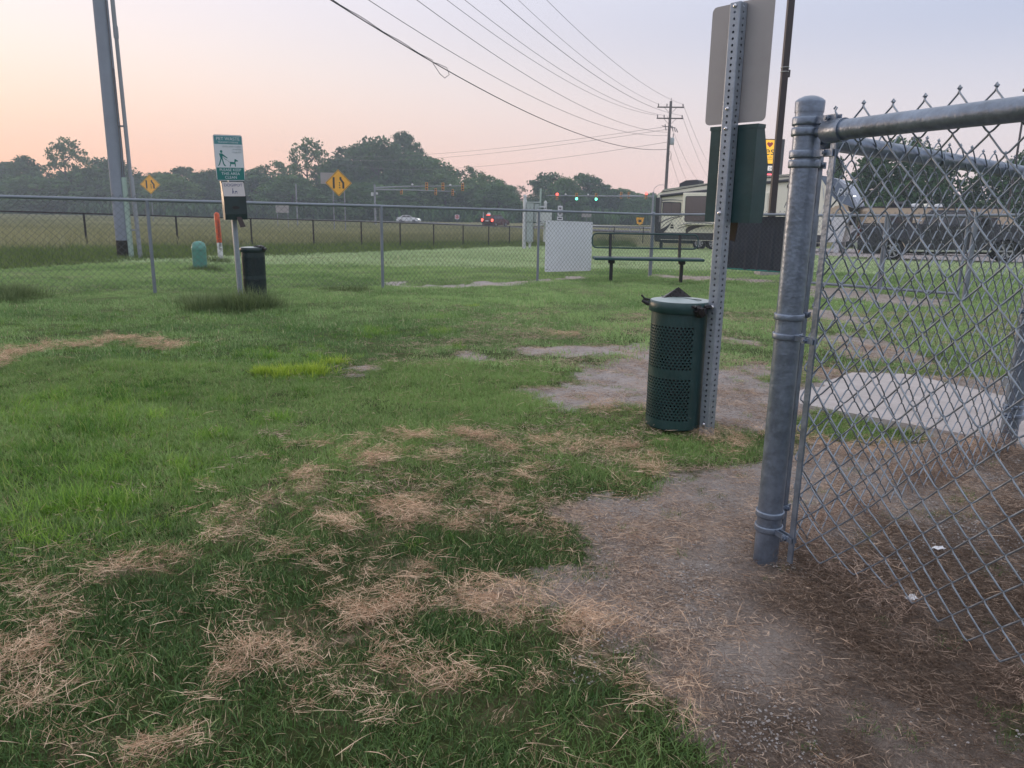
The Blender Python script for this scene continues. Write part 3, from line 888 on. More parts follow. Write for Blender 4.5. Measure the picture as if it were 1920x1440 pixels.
# unmown strip and the tall dry grass of the verge
verge_p = [turf_clump('verge_tuft', M['verge'], 60, 0.42, 0.18, 0.46, 0.010, 0.020, 3, 0.6, 1.0) for _ in range(3)]
hay_p = [turf_clump('hay_tuft', M['hay'], 54, 0.5, 0.4, 0.85, 0.012, 0.026, 3, 0.45, 0.8) for _ in range(3)]

ROAD_MID = [(-420, 222), (-60, 182), (-21.5, 164), (-1.0, 121), (15, 101), (62, 74), (200, 35)]

def off_road(x, y, w=6.0):
    return line_d(x, y, ROAD_MID) > w

x = RNG.uniform(-50, 12, 60000); y = RNG.uniform(9, 62, 60000)
bl = beyond_lawn(x, y)
k = (bl > 0) & (bl < 5.5) & (np.abs(x) < 0.78 * y + 4) & keep_off(x, y) & (x < 8) & (RNG.random(len(x)) < 0.6)
x, y, bl = x[k], y[k], bl[k]
scatter('verge_grass', verge_p, np.stack([x, y, ground_z(x, y)], 1), RNG.uniform(0.5, 1.0, len(x)) * (0.45 + 0.55 * sstep(0, 2.5, bl)), RNG.uniform(0.1, 0.9, len(x)), tilt=0.1)
x = RNG.uniform(-150, 26, 90000); y = 14 + 176 * RNG.random(90000) ** 1.5
bl = beyond_lawn(x, y)
k = (bl > 3.8) & (np.abs(x) < 0.78 * y + 4) & (x < np.minimum(9, 3 + 0.1 * y)) & (RNG.random(len(x)) < sstep(3.5, 7.5, bl)) & off_road(x, y, 8.0)
k &= (y < np.interp(x, [q[0] for q in ROAD_MID], [q[1] for q in ROAD_MID]) - 5)
x, y, bl = x[k], y[k], bl[k]
scatter('tall_dry_grass', hay_p, np.stack([x, y, ground_z(x, y)], 1), RNG.uniform(0.55, 1.1, len(x)) * (1 - 0.45 * sstep(45, 90, y)), np.clip(RNG.uniform(0.0, 0.8, len(x)) * 0.5 + 0.7 * vnoise(x, y, 6), 0, 1), tilt=0.1)

# dry straw and clippings
straw_p = [straw_clump('straw_strands', M['straw'], 42, 0.045, 0.008, 0.075, 0.0005, 0.0015, 4, 0.018, 0.35) for _ in range(6)]
single_p = [straw_clump('straw_strand', M['straw'], 7, 0.06, 0.010, 0.09, 0.0004, 0.0013, 5, 0.022, 0.35) for _ in range(6)]
x, y = fan(90000, 0.5, 7.0, 0.9)
s = straw_mask(x, y) * (0.2 + 1.15 * sstep(0.38, 0.66, vnoise(x, y, 0.07)))
k = (RNG.random(len(x)) < 0.95 * s) & (poly_sd(x, y, PATH_POLY) > -0.05)
x, y = x[k], y[k]
scatter('straw', straw_p, np.stack([x, y, ground_z(x, y) + 0.018 + RNG.uniform(0, 0.02, len(x))], 1), RNG.uniform(0.55, 1.1, len(x)), RNG.uniform(0.1, 0.9, len(x)), tilt=0.25)
x, y = fan(16000, 0.5, 5.4, 0.9)
nearness = sstep(3.6, 1.6, y)
p = 0.10 + 0.62 * nearness * sstep(0.38, 0.62, vnoise(x, y, 0.3)) * (x < 0.6)
p = np.where(lush_w(x, y)[1] > 0.5, p * 0.12, p)
k = (RNG.random(len(x)) < p) & (poly_sd(x, y, PATH_POLY) > 0.02)
x, y = x[k], y[k]
scatter('loose_straw', single_p, np.stack([x, y, ground_z(x, y) + 0.016], 1), RNG.uniform(0.6, 1.25, len(x)), RNG.uniform(0.0, 0.75, len(x)), tilt=0.2)
# brown thatch on the bare soil
thatch_p = [straw_clump('thatch_bits', M['thatch'], 34, 0.06, 0.008, 0.042, 0.0006, 0.0017, 3, 0.008, 0.3) for _ in range(5)]
x, y = fan(120000, 0.5, 6.5, 0.9)
bare = bare_mask(x, y)
brn = brown_zone(x, y)
k = (RNG.random(len(x)) < bare * (0.20 + 0.5 * sstep(0.42, 0.66, vnoise(x, y, 0.22)) + 0.4 * brn) * (1 - 0.5 * sstep(3.2, 4.2, y))) & (poly_sd(x, y, PATH_POLY) > 0.02)
x, y, brn = x[k], y[k], brn[k]
scatter('thatch', thatch_p, np.stack([x, y, ground_z(x, y) + 0.003], 1), RNG.uniform(0.6, 1.2, len(x)), np.clip(RNG.uniform(0.0, 0.8, len(x)) * (1 - 0.5 * brn) - 0.16 * brn + 0.3 * (1 - brn), 0, 1), tilt=0.1)

# grit on the bare soil
def pebble_clump(name, n, rad):
    vs, fs, lf = [], [], []
    for _ in range(n):
        r = rad * math.sqrt(random.random()); a = random.uniform(0, 2 * pi); q = random.uniform(.0012, .0042); o = len(vs)
        for dx, dy, dz in ((1, 0, 0), (0, 1, 0), (-1, 0, 0), (0, -1, 0), (0, 0, .8), (0, 0, -.8)):
            vs.append((r * cos(a) + dx * q * random.uniform(.6, 1.2), r * sin(a) + dy * q * random.uniform(.6, 1.2), dz * q)); lf.append(0)
        for i in range(4): fs += [(o + i, o + (i + 1) % 4, o + 4), (o + (i + 1) % 4, o + i, o + 5)]
    return clump_obj(name, vs, fs, lf, M['pebble'])
peb_p = [pebble_clump('grit', 26, 0.07) for _ in range(4)]
x, y = fan(30000, 0.5, 5.5, 0.9)
k = (RNG.random(len(x)) < 0.55 * bare_mask(x, y) * sstep(0.35, 0.7, vnoise(x, y, 0.25))) & (poly_sd(x, y, PATH_POLY) > 0.02)
x, y = x[k], y[k]
scatter('soil_grit', peb_p, np.stack([x, y, ground_z(x, y) + 0.001], 1), RNG.uniform(0.6, 1.3, len(x)), RNG.uniform(0, 1, len(x)), tilt=0.05)
# dry flecks in the thinner turf
x, y = fan(26000, 2.2, 9.0, 0.9)
k = (RNG.random(len(x)) < 0.55 * sstep(-1.7, 0.2, x) * sstep(0.3, 0.6, vnoise(x, y, 0.5))) & (bare_mask(x, y) < 0.6) & (poly_sd(x, y, PATH_POLY) > 0.02)
x, y = x[k], y[k]
scatter('dry_flecks', thatch_p, np.stack([x, y, ground_z(x, y) + 0.016], 1), RNG.uniform(0.7, 1.5, len(x)), RNG.uniform(0.45, 1.0, len(x)), tilt=0.2)
# matted roots heaped along the foot of the near fabric
root_p = [straw_clump('root_tangle', M['root'], 34, 0.04, 0.02, 0.10, 0.0005, 0.0016, 6, 0.04, 0.8, 1.2, 0.25) for _ in range(5)]
HEAP = [([(0.80, 2.08), (0.90, 1.95), (0.97, 1.78), (1.04, 1.62), (1.10, 1.45), (1.16, 1.30), (1.22, 1.15)], 0.045, 1.0), ([(0.86, 2.13), (1.05, 2.32), (1.4, 2.64), (1.8, 2.98), (2.12, 3.22)], 0.06, 1.0), ([(0.86, 2.06), (0.95, 2.06), (1.0, 1.95)], 0.05, 1.1)]
x = RNG.uniform(0.6, 2.4, 9000); y = RNG.uniform(0.9, 3.5, 9000)
hm_ = np.zeros(len(x))
for pts, hw, dn in HEAP: hm_ = np.maximum(hm_, dn * np.exp(-(line_d(x, y, pts) / hw) ** 2))
k = RNG.random(len(x)) < 0.6 * hm_ * (0.12 + 1.0 * sstep(0.42, 0.66, vnoise(x, y, 0.16)))
x, y, hm_ = x[k], y[k], hm_[k]
scatter('matted_roots', root_p, np.stack([x, y, ground_z(x, y) + 0.005 + 0.05 * hm_ * RNG.random(len(x))], 1), RNG.uniform(0.6, 1.25, len(x)), RNG.uniform(0.0, 0.9, len(x)), tilt=0.5)

# ------------------------------------------------------------------ path, lane, road
def sheet(name, poly, mat, dz, thick, step=None):
    mb = MB()
    n = len(poly)
    top = [(px, py, gz(py) + dz) for px, py in poly]; bot = [(px, py, gz(py) + dz - thick) for px, py in poly]
    mb.add(top + bot, [tuple(range(n))] + [(i, n + i, n + (i + 1) % n, (i + 1) % n) for i in range(n)])
    o = mb.build(name, mat); o['kind'] = 'structure'
    return o

def refine(poly, st):
    out = []
    for (ax, ay), (bx, by) in zip(poly, poly[1:] + poly[:1]):
        n = max(1, int(math.hypot(bx - ax, by - ay) / st))
        out += [(ax + (bx - ax) * t / n, ay + (by - ay) * t / n) for t in range(n)]
    return out

def draped(name, poly, mat, dz, cell):
    """a thin sheet that follows the slope of the ground"""
    xs = [p[0] for p in poly]; ys = [p[1] for p in poly]
    gx_ = np.arange(min(xs) - cell, max(xs) + cell, cell); gy_ = np.arange(min(ys) - cell, max(ys) + cell, cell)
    mb = MB()
    bmx = bmesh.new()
    vs = [bmx.verts.new((p[0], p[1], 0)) for p in poly]
    bmx.faces.new(vs)
    for g in gy_:
        bmesh.ops.bisect_plane(bmx, geom=bmx.verts[:] + bmx.edges[:] + bmx.faces[:], plane_co=(0, g, 0), plane_no=(0, 1, 0))
    for v in bmx.verts: v.co.z = gz(v.co.y) + dz
    bmesh.ops.recalc_face_normals(bmx, faces=bmx.faces)
    me = bpy.data.meshes.new(name); bmx.to_mesh(me); bmx.free()
    me.materials.append(mat)
    o = bpy.data.objects.new(name, me); C.objects.link(o); o['kind'] = 'structure'
    return o

sheet('path', PATH_POLY, M['concrete'], 0.024, 0.12)
draped('gravel_lane', LANE_POLY, M['gravel'], 0.06, 2.0)
def ribbon(pts, w):
    L_, R_ = [], []
    for i, p in enumerate(pts):
        a = pts[max(0, i - 1)]; b = pts[min(len(pts) - 1, i + 1)]
        dx, dy = b[0] - a[0], b[1] - a[1]; n = math.hypot(dx, dy)
        L_.append((p[0] - dy / n * w, p[1] + dx / n * w)); R_.append((p[0] + dy / n * w, p[1] - dx / n * w))
    return L_ + R_[::-1]
draped('road', ribbon(ROAD_MID, 5.0), M['asphalt'], 0.10, 3.0)
draped('road_edge_line', ribbon([(p[0] + 0.8, p[1] + 4.3) for p in ROAD_MID], 0.12), M['white'], 0.104, 3.0)

# ================================================================== CHAIN-LINK
def chainlink(mb, P, L, H, D, r, n, amp, fine, hook=True, top_jit=0.0):
    """woven wires: each wire zigzags upward and hooks round its neighbours. P(u, v, w) maps fabric space to the world"""
    h = D / 2
    nu = int(L / h); nv = int(H / h)
    for i in range(nu):
        pts = []
        v0 = H - nv * h
        for j in range(nv + 1):
            par = (i + j) % 2
            u = (i + par) * h; v = v0 + j * h
            if j:
                sgn = amp if par else -amp
                if fine:
                    for t in (0.13, 0.87):
                        pts.append(P(pu + (u - pu) * t, pv + (v - pv) * t, sgn))
            pts.append(P(u, v, 0.0)); pu, pv = u, v
        if hook:
            par = (i + nv) % 2; s = -1 if par else 1
            pts += [P(pu + s * h * 0.07, pv + h * 0.16, amp * .6), P(pu, pv + h * 0.24, 0), P(pu - s * h * 0.08, pv + h * 0.08, -amp * .6)]
        mb.tube(pts, r, n, cap=False)

def fence_plane(a, b, za, zb, H):
    """fabric space along a->b whose top edge runs from za to zb"""
    A = Vector((a[0], a[1], 0)); D_ = Vector((b[0] - a[0], b[1] - a[1], 0)); L = D_.length; D_.normalize()
    Nn = Vector((-D_.y, D_.x, 0))
    def P(u, v, w):
        q = A + D_ * u + Nn * w
        return (q.x, q.y, za + (zb - za) * u / L - (H - v))
    return P, L

def rel(P, loc):
    return lambda u, v, w: tuple(np.subtract(P(u, v, w), loc))

def post_cap(mb, x, y, z, r):
    mb.lathe([(r + .0015, z - .028), (r + .0022, z - .004), (r + .0018, z), (r * .85, z + .006), (r * .5, z + .0115), (0.001, z + .014)], (x, y, 0), 24)

def band(mb, x, y, z, r, w, dirv, lug=0.05, bolt=True):
    """a pressed steel collar round a post with a bolted lug towards dirv"""
    mb.lathe([(r + .001, z - w), (r + .0045, z - w), (r + .0055, z - w * .6), (r + .0055, z + w * .6), (r + .0045, z + w), (r + .001, z + w)], (x, y, 0), 24)
    dx, dy = dirv; px, py = -dy, dx
    for s in (-1, 1):
        c = []
        for t, o in ((r * .55, .010), (r + lug, .010), (r + lug, .006), (r * .55, .006)):
            c.append((x + dx * t + px * s * o, y + dy * t + py * s * o))
        mb.prism(c, z - w * .85, z + w * .85, 'xy')
    if bolt:
        q = r + lug * .62
        mb.tube([(x + dx * q - px * .02, y + dy * q - py * .02, z), (x + dx * q + px * .02, y + dy * q + py * .02, z)], .0045, 6)
        for s in (-1, 1):
            mb.tube([(x + dx * q + px * s * .010, y + dy * q + py * s * .010, z), (x + dx * q + px * s * .017, y + dy * q + py * s * .017, z)], .0085, 6, smooth=False)

# ------------------------------------------------------------------ near fence: corner post with two panels
NP = (0.755, 2.09)
nf = thing('chain_link_fence', 'tall galvanised chain link fence meeting at a thick round corner post', 'fence', (NP[0], NP[1], gz(NP[1])))
base = np.array([NP[0], NP[1], gz(NP[1])])
PR = 0.0348
dA = np.array([0.37, -0.93]); dA /= np.linalg.norm(dA)
dB = np.array([2.205 - NP[0], 3.275 - NP[1]]); LB = np.linalg.norm(dB); dB /= LB
mb = MB(); mb.tube([(0, 0, -.3), (0, 0, 1.272)], PR, 28)
cpost = mb.build('post', M['galv'], nf)
mb = MB(); post_cap(mb, 0, 0, 1.272, PR); mb.build('cap', M['galv'], cpost)
for z, dv, w in ((1.222, dA, .0105), (1.196, dB, .0105), (1.140, dA, .010), (1.116, dB, .010), (0.715, dB, .0085), (0.662, dA, .0085), (0.142, dB, .009), (0.098, dA, .009)):
    mb = MB(); band(mb, 0, 0, z, PR, w, dv, 0.07 if dv is dA else 0.058); mb.build('brace_band', M['galv'], cpost)
ZR = 1.213 - base[2]
def rail(a, b, za, zb, r=0.0245):
    mb = MB(); mb.tube([(a[0], a[1], za), (b[0], b[1], zb)], r, 20); return mb
A_END = dA * 2.55
pA0 = dA * 0.085
rail(pA0, A_END, ZR, ZR + .01).build('top_rail', M['galv'], nf)
pB0 = dB * 0.08
zB1 = 1.168 - base[2]
rail(pB0, dB * (LB - .03), ZR - .012, zB1).build('top_rail', M['galv'], nf)
for dv, zz in ((dA, ZR), (dB, ZR - .012)):
    mb = MB()
    c = dv * 0.065; e = dv * 0.128
    mb.tube([(c[0], c[1], zz), (c[0] + dv[0] * .004, c[1] + dv[1] * .004, zz), (e[0], e[1], zz)], [.024, .0285, .0285], 20)
    q = dv * 0.03; mb.tube([(q[0], q[1], zz), (c[0], c[1], zz)], .012, 8)
    mb.build('rail_end_cup', M['galv'], nf)
# end posts
eA = A_END + dA * .03
mb = MB(); mb.tube([(eA[0], eA[1], -.3), (eA[0], eA[1], 1.29)], PR, 20); post_cap(mb, eA[0], eA[1], 1.29, PR); mb.build('post', M['galv'], nf)
eB = dB * LB; zeb = gz(NP[1] + eB[1]) - base[2]
mb = MB(); mb.tube([(eB[0], eB[1], zeb - .3), (eB[0], eB[1], zeb + 1.27)], PR, 20)
bpost = mb.build('post', M['galv'], nf)
mb = MB(); post_cap(mb, eB[0], eB[1], zeb + 1.275, PR); mb.build('cap', M['galv'], bpost)
for z in (.16, .20, .62, 1.1):
    mb = MB(); band(mb, eB[0], eB[1], zeb + z, PR, .009, -dB, .045); mb.build('brace_band', M['galv'], bpost)
# tension bars
for dv, off, zt in ((dA, .098, ZR - .03), (dB, .080, ZR - .05)):
    pv = np.array([-dv[1], dv[0]])
    c = [tuple(dv * (off + s * .009) + pv * t * .0028) for s, t in ((-1, -1), (1, -1), (1, 1), (-1, 1))]
    mb = MB(); mb.prism(c, 0.03, zt, 'xy'); mb.build('tension_bar', M['galv'], nf)
# fabric
def fab(dv, L, zt, zb, H, side, D, r, name='chain_link_mesh'):
    mb = MB()
    pv = np.array([-dv[1], dv[0]])
    def P(u, v, w):
        sag = .004 * sin(u * 9.0) + .006 * sin(v * 5 + u * 3)
        q = dv * (u + .062) + pv * (side + w + sag)
        bottom = max(0.0, (0.5 - v) / 0.5)
        curl = bottom ** 1.6 * ((0.075 + 0.02 * sin(u * 7.3)) * min(1, u * 4) if side > 0 else -0.02)
        q = q + pv * curl
        return (q[0], q[1], zt + (zb - zt) * u / L - (H - v) + .004 * sin(u * 23) * (v / H))
    chainlink(mb, P, L, H, D, r, 6, .0035, True)
    mb.build(name, M['wire'], nf)
fab(dA, 2.45, ZR + .052, ZR + .062, 1.215, 0.028, 0.086, .0022)
fab(dB, LB - .11, ZR + .032, zB1 + .04, 1.215, -0.028, 0.088, .0023)
# wire ties on the rails
for dv, L, z0, z1, s in ((dA, 2.4, ZR, ZR + .01, 1), (dB, LB - .1, ZR - .012, zB1, -1)):
    for t in np.arange(.78, L - .1, .52):
        q = dv * t; pv = np.array([-dv[1], dv[0]]); z = z0 + (z1 - z0) * t / L
        mb = MB(); mb.tube([(q[0] + pv[0] * .0262 * cos(a) , q[1] + pv[1] * .0262 * cos(a), z + .0262 * sin(a)) for a in np.linspace(0, 2 * pi, 13)], .0018, 5)
        mb.build('wire_tie', M['wire'], nf)

# gate beyond the far post of the near fence
dG = np.array([0.74, 0.67]); dG /= np.linalg.norm(dG)
gp0 = np.array([NP[0] + eB[0], NP[1] + eB[1]]) + dG * .07
gt = thing('pedestrian_gate', 'narrow chain link gate hung on the post where the concrete path passes', 'gate', (gp0[0], gp0[1], gz(gp0[1])))
zf = lambda t: gz(gp0[1] + dG[1] * t) - gz(gp0[1])
GWd = 1.15
for z in (.13, 1.16):
    mb = MB(); mb.tube([(0, 0, z), (dG[0] * GWd, dG[1] * GWd, z)], .0215, 14); mb.build('frame_rail', M['galv'], gt)
for t in (0, GWd):
    mb = MB(); mb.tube([(dG[0] * t, dG[1] * t, .11), (dG[0] * t, dG[1] * t, 1.18)], .0215, 14); mb.build('frame_stile', M['galv'], gt)
mb = MB()
P, L_ = fence_plane((0, 0), tuple(dG * GWd), 1.19, 1.19, 1.07)
chainlink(mb, P, L_, 1.07, .088, .002, 5, .003, True); mb.build('chain_link_mesh', M['wire'], gt)
for z in (.3, 1.0):
    mb = MB(); mb.box(-.075, .02, -.02, .02, z - .02, z + .02); mb.build('hinge', M['galv'], gt)
pg = gp0 + dG * (GWd + .08)
gpost = thing('fence_post', 'round galvanised post on the far side of the narrow gate', 'post', (pg[0], pg[1], gz(pg[1])))
mb = MB(); mb.tube([(0, 0, -.3), (0, 0, 1.27)], PR, 20); mb.build('shaft', M['galv'], gpost)
mb = MB(); post_cap(mb, 0, 0, 1.275, PR); mb.build('cap', M['galv'], gpost)

# ================================================================== PET WASTE STATIONS
def perforated_post(h, s=.0255, pitch=.0254, hr=.0058):
    """square tube with a hole in every face at every inch"""
    mb = MB(); n = int(h / pitch); oct_ = [(hr * cos(a), hr * sin(a)) for a in np.arange(8) * pi / 4 + pi / 8]
    q = s - .0035
    for f in range(4):
        ca_, sa_ = [(1, 0), (0, 1), (-1, 0), (0, -1)][f]
        def W(u, z, dep=0.0):
            x, y = u, -(s - dep)
            return (x * ca_ - y * sa_, x * sa_ + y * ca_, z)
        for k in range(n):
            z0 = k * pitch; zc = z0 + pitch / 2
            sq = [(q, -pitch / 2), (q, pitch / 2), (-q, pitch / 2), (-q, -pitch / 2)]
            # ring of faces from the octagon out to the cell border
            ring = [(q, pitch * .2), (q * .45, pitch / 2), (-q * .45, pitch / 2), (-q, pitch * .2), (-q, -pitch * .2), (-q * .45, -pitch / 2), (q * .45, -pitch / 2), (q, -pitch * .2)]
            vs = [W(a, zc + b) for a, b in oct_] + [W(a, zc + b) for a, b in ring] + [W(a, zc + b, .003) for a, b in oct_]
            fs = [(i, (i + 1) % 8, 8 + (i + 1) % 8, 8 + i) for i in range(8)] + [(i, 16 + i, 16 + (i + 1) % 8, (i + 1) % 8) for i in range(8)]
            vs += [W(a, zc + b) for a, b in sq]
            fs += [(24, 15, 14), (25, 9, 8), (26, 11, 10), (27, 13, 12)]
            mb.add(vs, fs)
        # rounded corner strip
        a, b = W(q, 0), W(q, n * pitch)
        c2 = W(s - .001, 0, .001); d2 = W(s - .001, n * pitch, .001)
        # next face start
        ca2, sa2 = [(1, 0), (0, 1), (-1, 0), (0, -1)][(f + 1) % 4]
        e = (-q * ca2 + s * sa2, -q * sa2 - s * ca2, 0); g = (e[0], e[1], n * pitch)
        mb.add([a, c2, d2, b], [(0, 1, 2, 3)]); mb.add([c2, e, g, d2], [(0, 1, 2, 3)])
    return mb, n * pitch

def trash_can(name, label, loc, rz, R=.13, H=.585, holes=True, lift=.03, paint='green'):
    t = thing(name, label, 'trash can', loc, rz, 'perforated bins of the pet waste stations')
    mb = MB()
    nc = 46; row = H / 44.0
    bands = [(3, 17), (20, 34)]
    rows = 40
    z = lambda k: lift + k * (H - .05) / rows
    rh = (H - .05) / rows
    for k in range(rows):
        inband = any(a <= k < b for a, b in [(3, 18), (21, 36)])
        for c in range(nc):
            a0 = 2 * pi * (c + (0.5 if k % 2 else 0)) / nc; a1 = a0 + 2 * pi / nc
            am = (a0 + a1) / 2 % (2 * pi)
            solid = not (holes and inband) or abs(((am - 0.0 + pi) % (2 * pi)) - pi) < 0.62
            C_ = lambda u, v, rr=R: (rr * cos(a0 + (a1 - a0) * u), rr * sin(a0 + (a1 - a0) * u), z(k) + rh * v)
            if solid:
                mb.add([C_(0, 0), C_(1, 0), C_(1, 1), C_(0, 1)], [(0, 1, 2, 3)], True)
            else:
                hexr = [(.5 + .345 * cos(w), .5 + .42 * sin(w)) for w in np.arange(6) * pi / 3]
                border = [(1, .5), (1, 1), (0, 1), (0, .5), (0, 0), (1, 0)]
                vs = [C_(u, v) for u, v in hexr] + [C_(u, v) for u, v in border] + [C_(u, v, R - .004) for u, v in hexr]
                mb.add(vs, [(i, (i + 1) % 6, 6 + (i + 1) % 6, 6 + i) for i in range(6)] + [(i, 12 + i, 12 + (i + 1) % 6, (i + 1) % 6) for i in range(6)])
    bodyp = mb.build('body', M[paint], t)
    mb = MB(); mb.lathe([(R, lift), (R - .003, lift - .006), (R * .5, lift - .012), (.001, lift - .012)], n=32)
    mb.build('floor_plate', M[paint], t)
    mb = MB(); zt = lift + H - .05
    mb.lathe([(R, zt), (R + .006, zt + .002), (R + .006, zt + .008), (R + .002, zt + .011)], n=36); mb.build('rim', M[paint], t)
    # bag lining, folded over the rim
    mb = MB(); mb.lathe([(R * .86, lift + .03), (R * .93, lift + .1), (R * .94, zt - .02), (R * .99, zt + .012)], n=26); ln = mb.build('bin_liner', M['bag'], t)
    mb = MB()
    mb.lathe([(R + .011, zt + .004), (R + .014, zt + .006), (R + .014, zt + .046), (R + .009, zt + .052), (R * .5, zt + .058), (.001, zt + .06)], n=36)
    lid = mb.build('lid', M[paint], t)
    mb = MB(); mb.lathe([(R + .006, zt + .0535), (R * .5, zt + .0605), (.001, zt + .0625)], n=36); mb.build('lid_top', M['green_lid'], lid)
    mb = MB(); mb.tube([(-R * .86, R * .25, zt + .061), (R * .8, -R * .1, zt + .0615)], .0022, 5); mb.build('lid_seam', M['green'], lid)
    return t, zt, ln

def crumple(mb, c, r, seed, flat=1.0):
    rr = random.Random(seed)
    b = bmesh.new(); bmesh.ops.create_icosphere(b, subdivisions=2, radius=r)
    b.verts.index_update()
    vs = [tuple(np.array(c) + np.array(v.co) * np.array([1, 1, flat]) * rr.uniform(.55, 1.25)) for v in b.verts]
    mb.add(vs, [tuple(v.index for v in f.verts) for f in b.faces]); b.free()

def station(loc, rz, lab_post, H=1.86, printed=True, lean=0.0, paint='green'):
    t = thing('pet_waste_station', lab_post, 'pet waste station', loc, rz, 'pet waste stations in the dog park')
    t.rotation_euler = (0, lean, rz)
    mb, hh = perforated_post(H); mb.build('post', M['perf'], t)
    # sign plate
    w, z0, z1, yf = .152, H - .475, H + .005, -.0275
    mb = MB(); mb.prism(rounded(-w, w, z0, z1, .022), yf - .0022, yf, 'xz'); pl = mb.build('sign_plate', M['alu'], t)
    if printed:
        f = yf - .0028
        mb = MB(); mb.prism(rounded(-w + .003, w - .003, z0 + .003, z1 - .003, .02), f - .0004, f + .0004, 'xz'); mb.build('sign_face', M['sign_white'], pl)
        f2 = f - .001
        mb = MB(); mb.prism([(-w + .008, z1 - .098), (w - .008, z1 - .098), (w - .008, z1 - .012), (-w + .008, z1 - .012)], f2 - .0004, f2, 'xz'); mb.build('sign_header', M['sign_teal'], pl)
        mb = MB(); mb.prism([(-w + .008, z0 + .008), (w - .008, z0 + .008), (w - .008, z0 + .138), (-w + .008, z0 + .138)], f2 - .0004, f2, 'xz'); mb.build('sign_footer', M['sign_green'], pl)
        f3 = f2 - .0012
        def T(s, size, z, x=0, mat='sign_white', al='CENTER'):
            o = lettering(s, size, M[mat], pl, x, f3, z, al); return o
        T('PET WASTE', .048, z1 - .058); T('TRANSMITS DISEASE', .0235, z1 - .086)
        T('LEASH AND CLEAN', .023, z1 - .128, .135, 'sign_grey', 'RIGHT'); T('UP AFTER', .023, z1 - .158, .135, 'sign_grey', 'RIGHT'); T('YOUR PET', .023, z1 - .188, .135, 'sign_grey', 'RIGHT')
        T('PLEASE KEEP', .041, z0 + .101); T('THIS AREA', .041, z0 + .061); T('CLEAN', .041, z0 + .022)
        # walker and dog pictogram
        mb = MB(); x0 = -.085; zb = z0 + .15
        hx, hz = x0 + .005, zb + .155
        mb.prism([(hx + .013 * cos(a), hz + .015 * sin(a)) for a in np.arange(12) * pi / 6], f2 - .0006, f2, 'xz')
        for poly in ([(-.02, .135), (.016, .135), (.014, .08), (-.008, .08)], [(-.008, .085), (.004, .082), (-.018, .02), (-.034, .005), (-.042, .01), (-.03, .02)],
                     [(.002, .085), (.015, .08), (.026, .03), (.045, .004), (.03, .002), (.016, .022)], [(.01, .135), (.02, .128), (.068, .09), (.062, .084), (.012, .112)],
                     [(.012, .1), (.02, .092), (.055, .07), (.05, .065)]):
            mb.prism([(x0 + a, zb + b) for a, b in poly], f2 - .0006, f2, 'xz')
        mb.tube([(x0 + .055, f2, zb + .07), (x0 + .085, f2, zb + .048)], .0012, 4)
        dgx = x0 + .085
        for poly in ([(0, .045), (.008, .05), (.06, .045), (.062, .025), (.004, .025)], [(.004, .027), (.014, .027), (.006, 0), (-.004, 0)], [(.05, .027), (.062, .027), (.062, 0), (.052, 0)],
                     [(.05, .04), (.06, .045), (.07, .07), (.05, .062)], [(.05, .072), (.06, .08), (.078, .068), (.09, .062), (.086, .054), (.06, .054)], [(-.014, .06), (.004, .045), (.006, .04), (-.016, .056)]):
            mb.prism([(dgx + a, zb + b) for a, b in poly], f2 - .0006, f2, 'xz')
        mb.build('walker_and_dog_symbol', M['sign_green'], pl)
    # bag dispenser: sloping lid above an upright front
    bw = .118; b0, b1 = H - .89, H - .487
    prof = [(-.029, b0), (-.118, b0), (-.128, b0 + .06), (-.128, b0 + .245), (-.078, b1), (-.029, b1)]
    mb = MB(); mb.prism(prof, -bw, bw, 'yz'); box_ = mb.build('dispenser_box', M[paint], t)
    mb = MB(); mb.prism([(-.027, b1 - .012), (-.082, b1 - .012), (-.082, b1 + .004), (-.027, b1 + .004)], -bw - .004, bw + .004, 'yz'); mb.build('top_flange', M[paint], box_)
    # label plate on the sloping front
    sl = Vector((0, prof[4][0] - prof[3][0], prof[4][1] - prof[3][1])); ln_ = sl.length
    ang = math.atan2(sl.y, sl.z)
    c = Vector((0, (prof[3][0] + prof[4][0]) / 2, (prof[3][1] + prof[4][1]) / 2)) + Vector((0, -cos(ang), sin(ang))) * .0035
    mb = MB(); mb.prism(rounded(-bw + .004, bw - .004, -ln_ / 2 + .004, ln_ / 2 - .004, .008), -.0015, .0015, 'xz')
    lp = mb.build('label_plate', M['plate'], box_); lp.location = c; lp.rotation_euler = (-ang, 0, 0)
    if printed:
        lettering('DOGIPOT', .044, M['navy'], lp, 0, -.0026, .03)
        mb = MB()
        for poly in ([(-.02, .0), (-.012, .002), (-.008, .028), (-.016, .03)], [(-.03, -.045), (-.022, -.045), (-.01, 0), (-.02, 0)], [(-.008, -.045), (0, -.045), (-.008, 0), (-.016, 0)], [(.012, -.02), (.04, -.02), (.04, -.008), (.012, -.008)], [(.014, -.045), (.02, -.045), (.02, -.018), (.014, -.018)], [(.034, -.045), (.04, -.045), (.04, -.018), (.034, -.018)]):
            mb.prism([(a * .8, b * .8 - .014) for a, b in poly], -.0026, -.0018, 'xz')
        mb.build('label_symbol', M['navy'], lp)
    mb = MB(); mb.prism([(.04 * cos(a), b0 + .13 + .018 * sin(a)) for a in np.arange(14) * pi / 7], -.1305, -.1275, 'xz'); mb.build('bag_slot', M['black'], box_)
    # strip of bags hanging out below
    mb = MB()
    mb.add([(.0, -.125, b0 + .03), (.05, -.13, b0 + .03), (.085, -.15, b0 - .075), (.03, -.145, b0 - .085), (.0, -.121, b0 + .03), (.05, -.126, b0 + .03), (.085, -.144, b0 - .075), (.03, -.139, b0 - .085)],
           [(0, 1, 2, 3), (7, 6, 5, 4), (0, 4, 5, 1), (1, 5, 6, 2), (2, 6, 7, 3), (3, 7, 4, 0)])
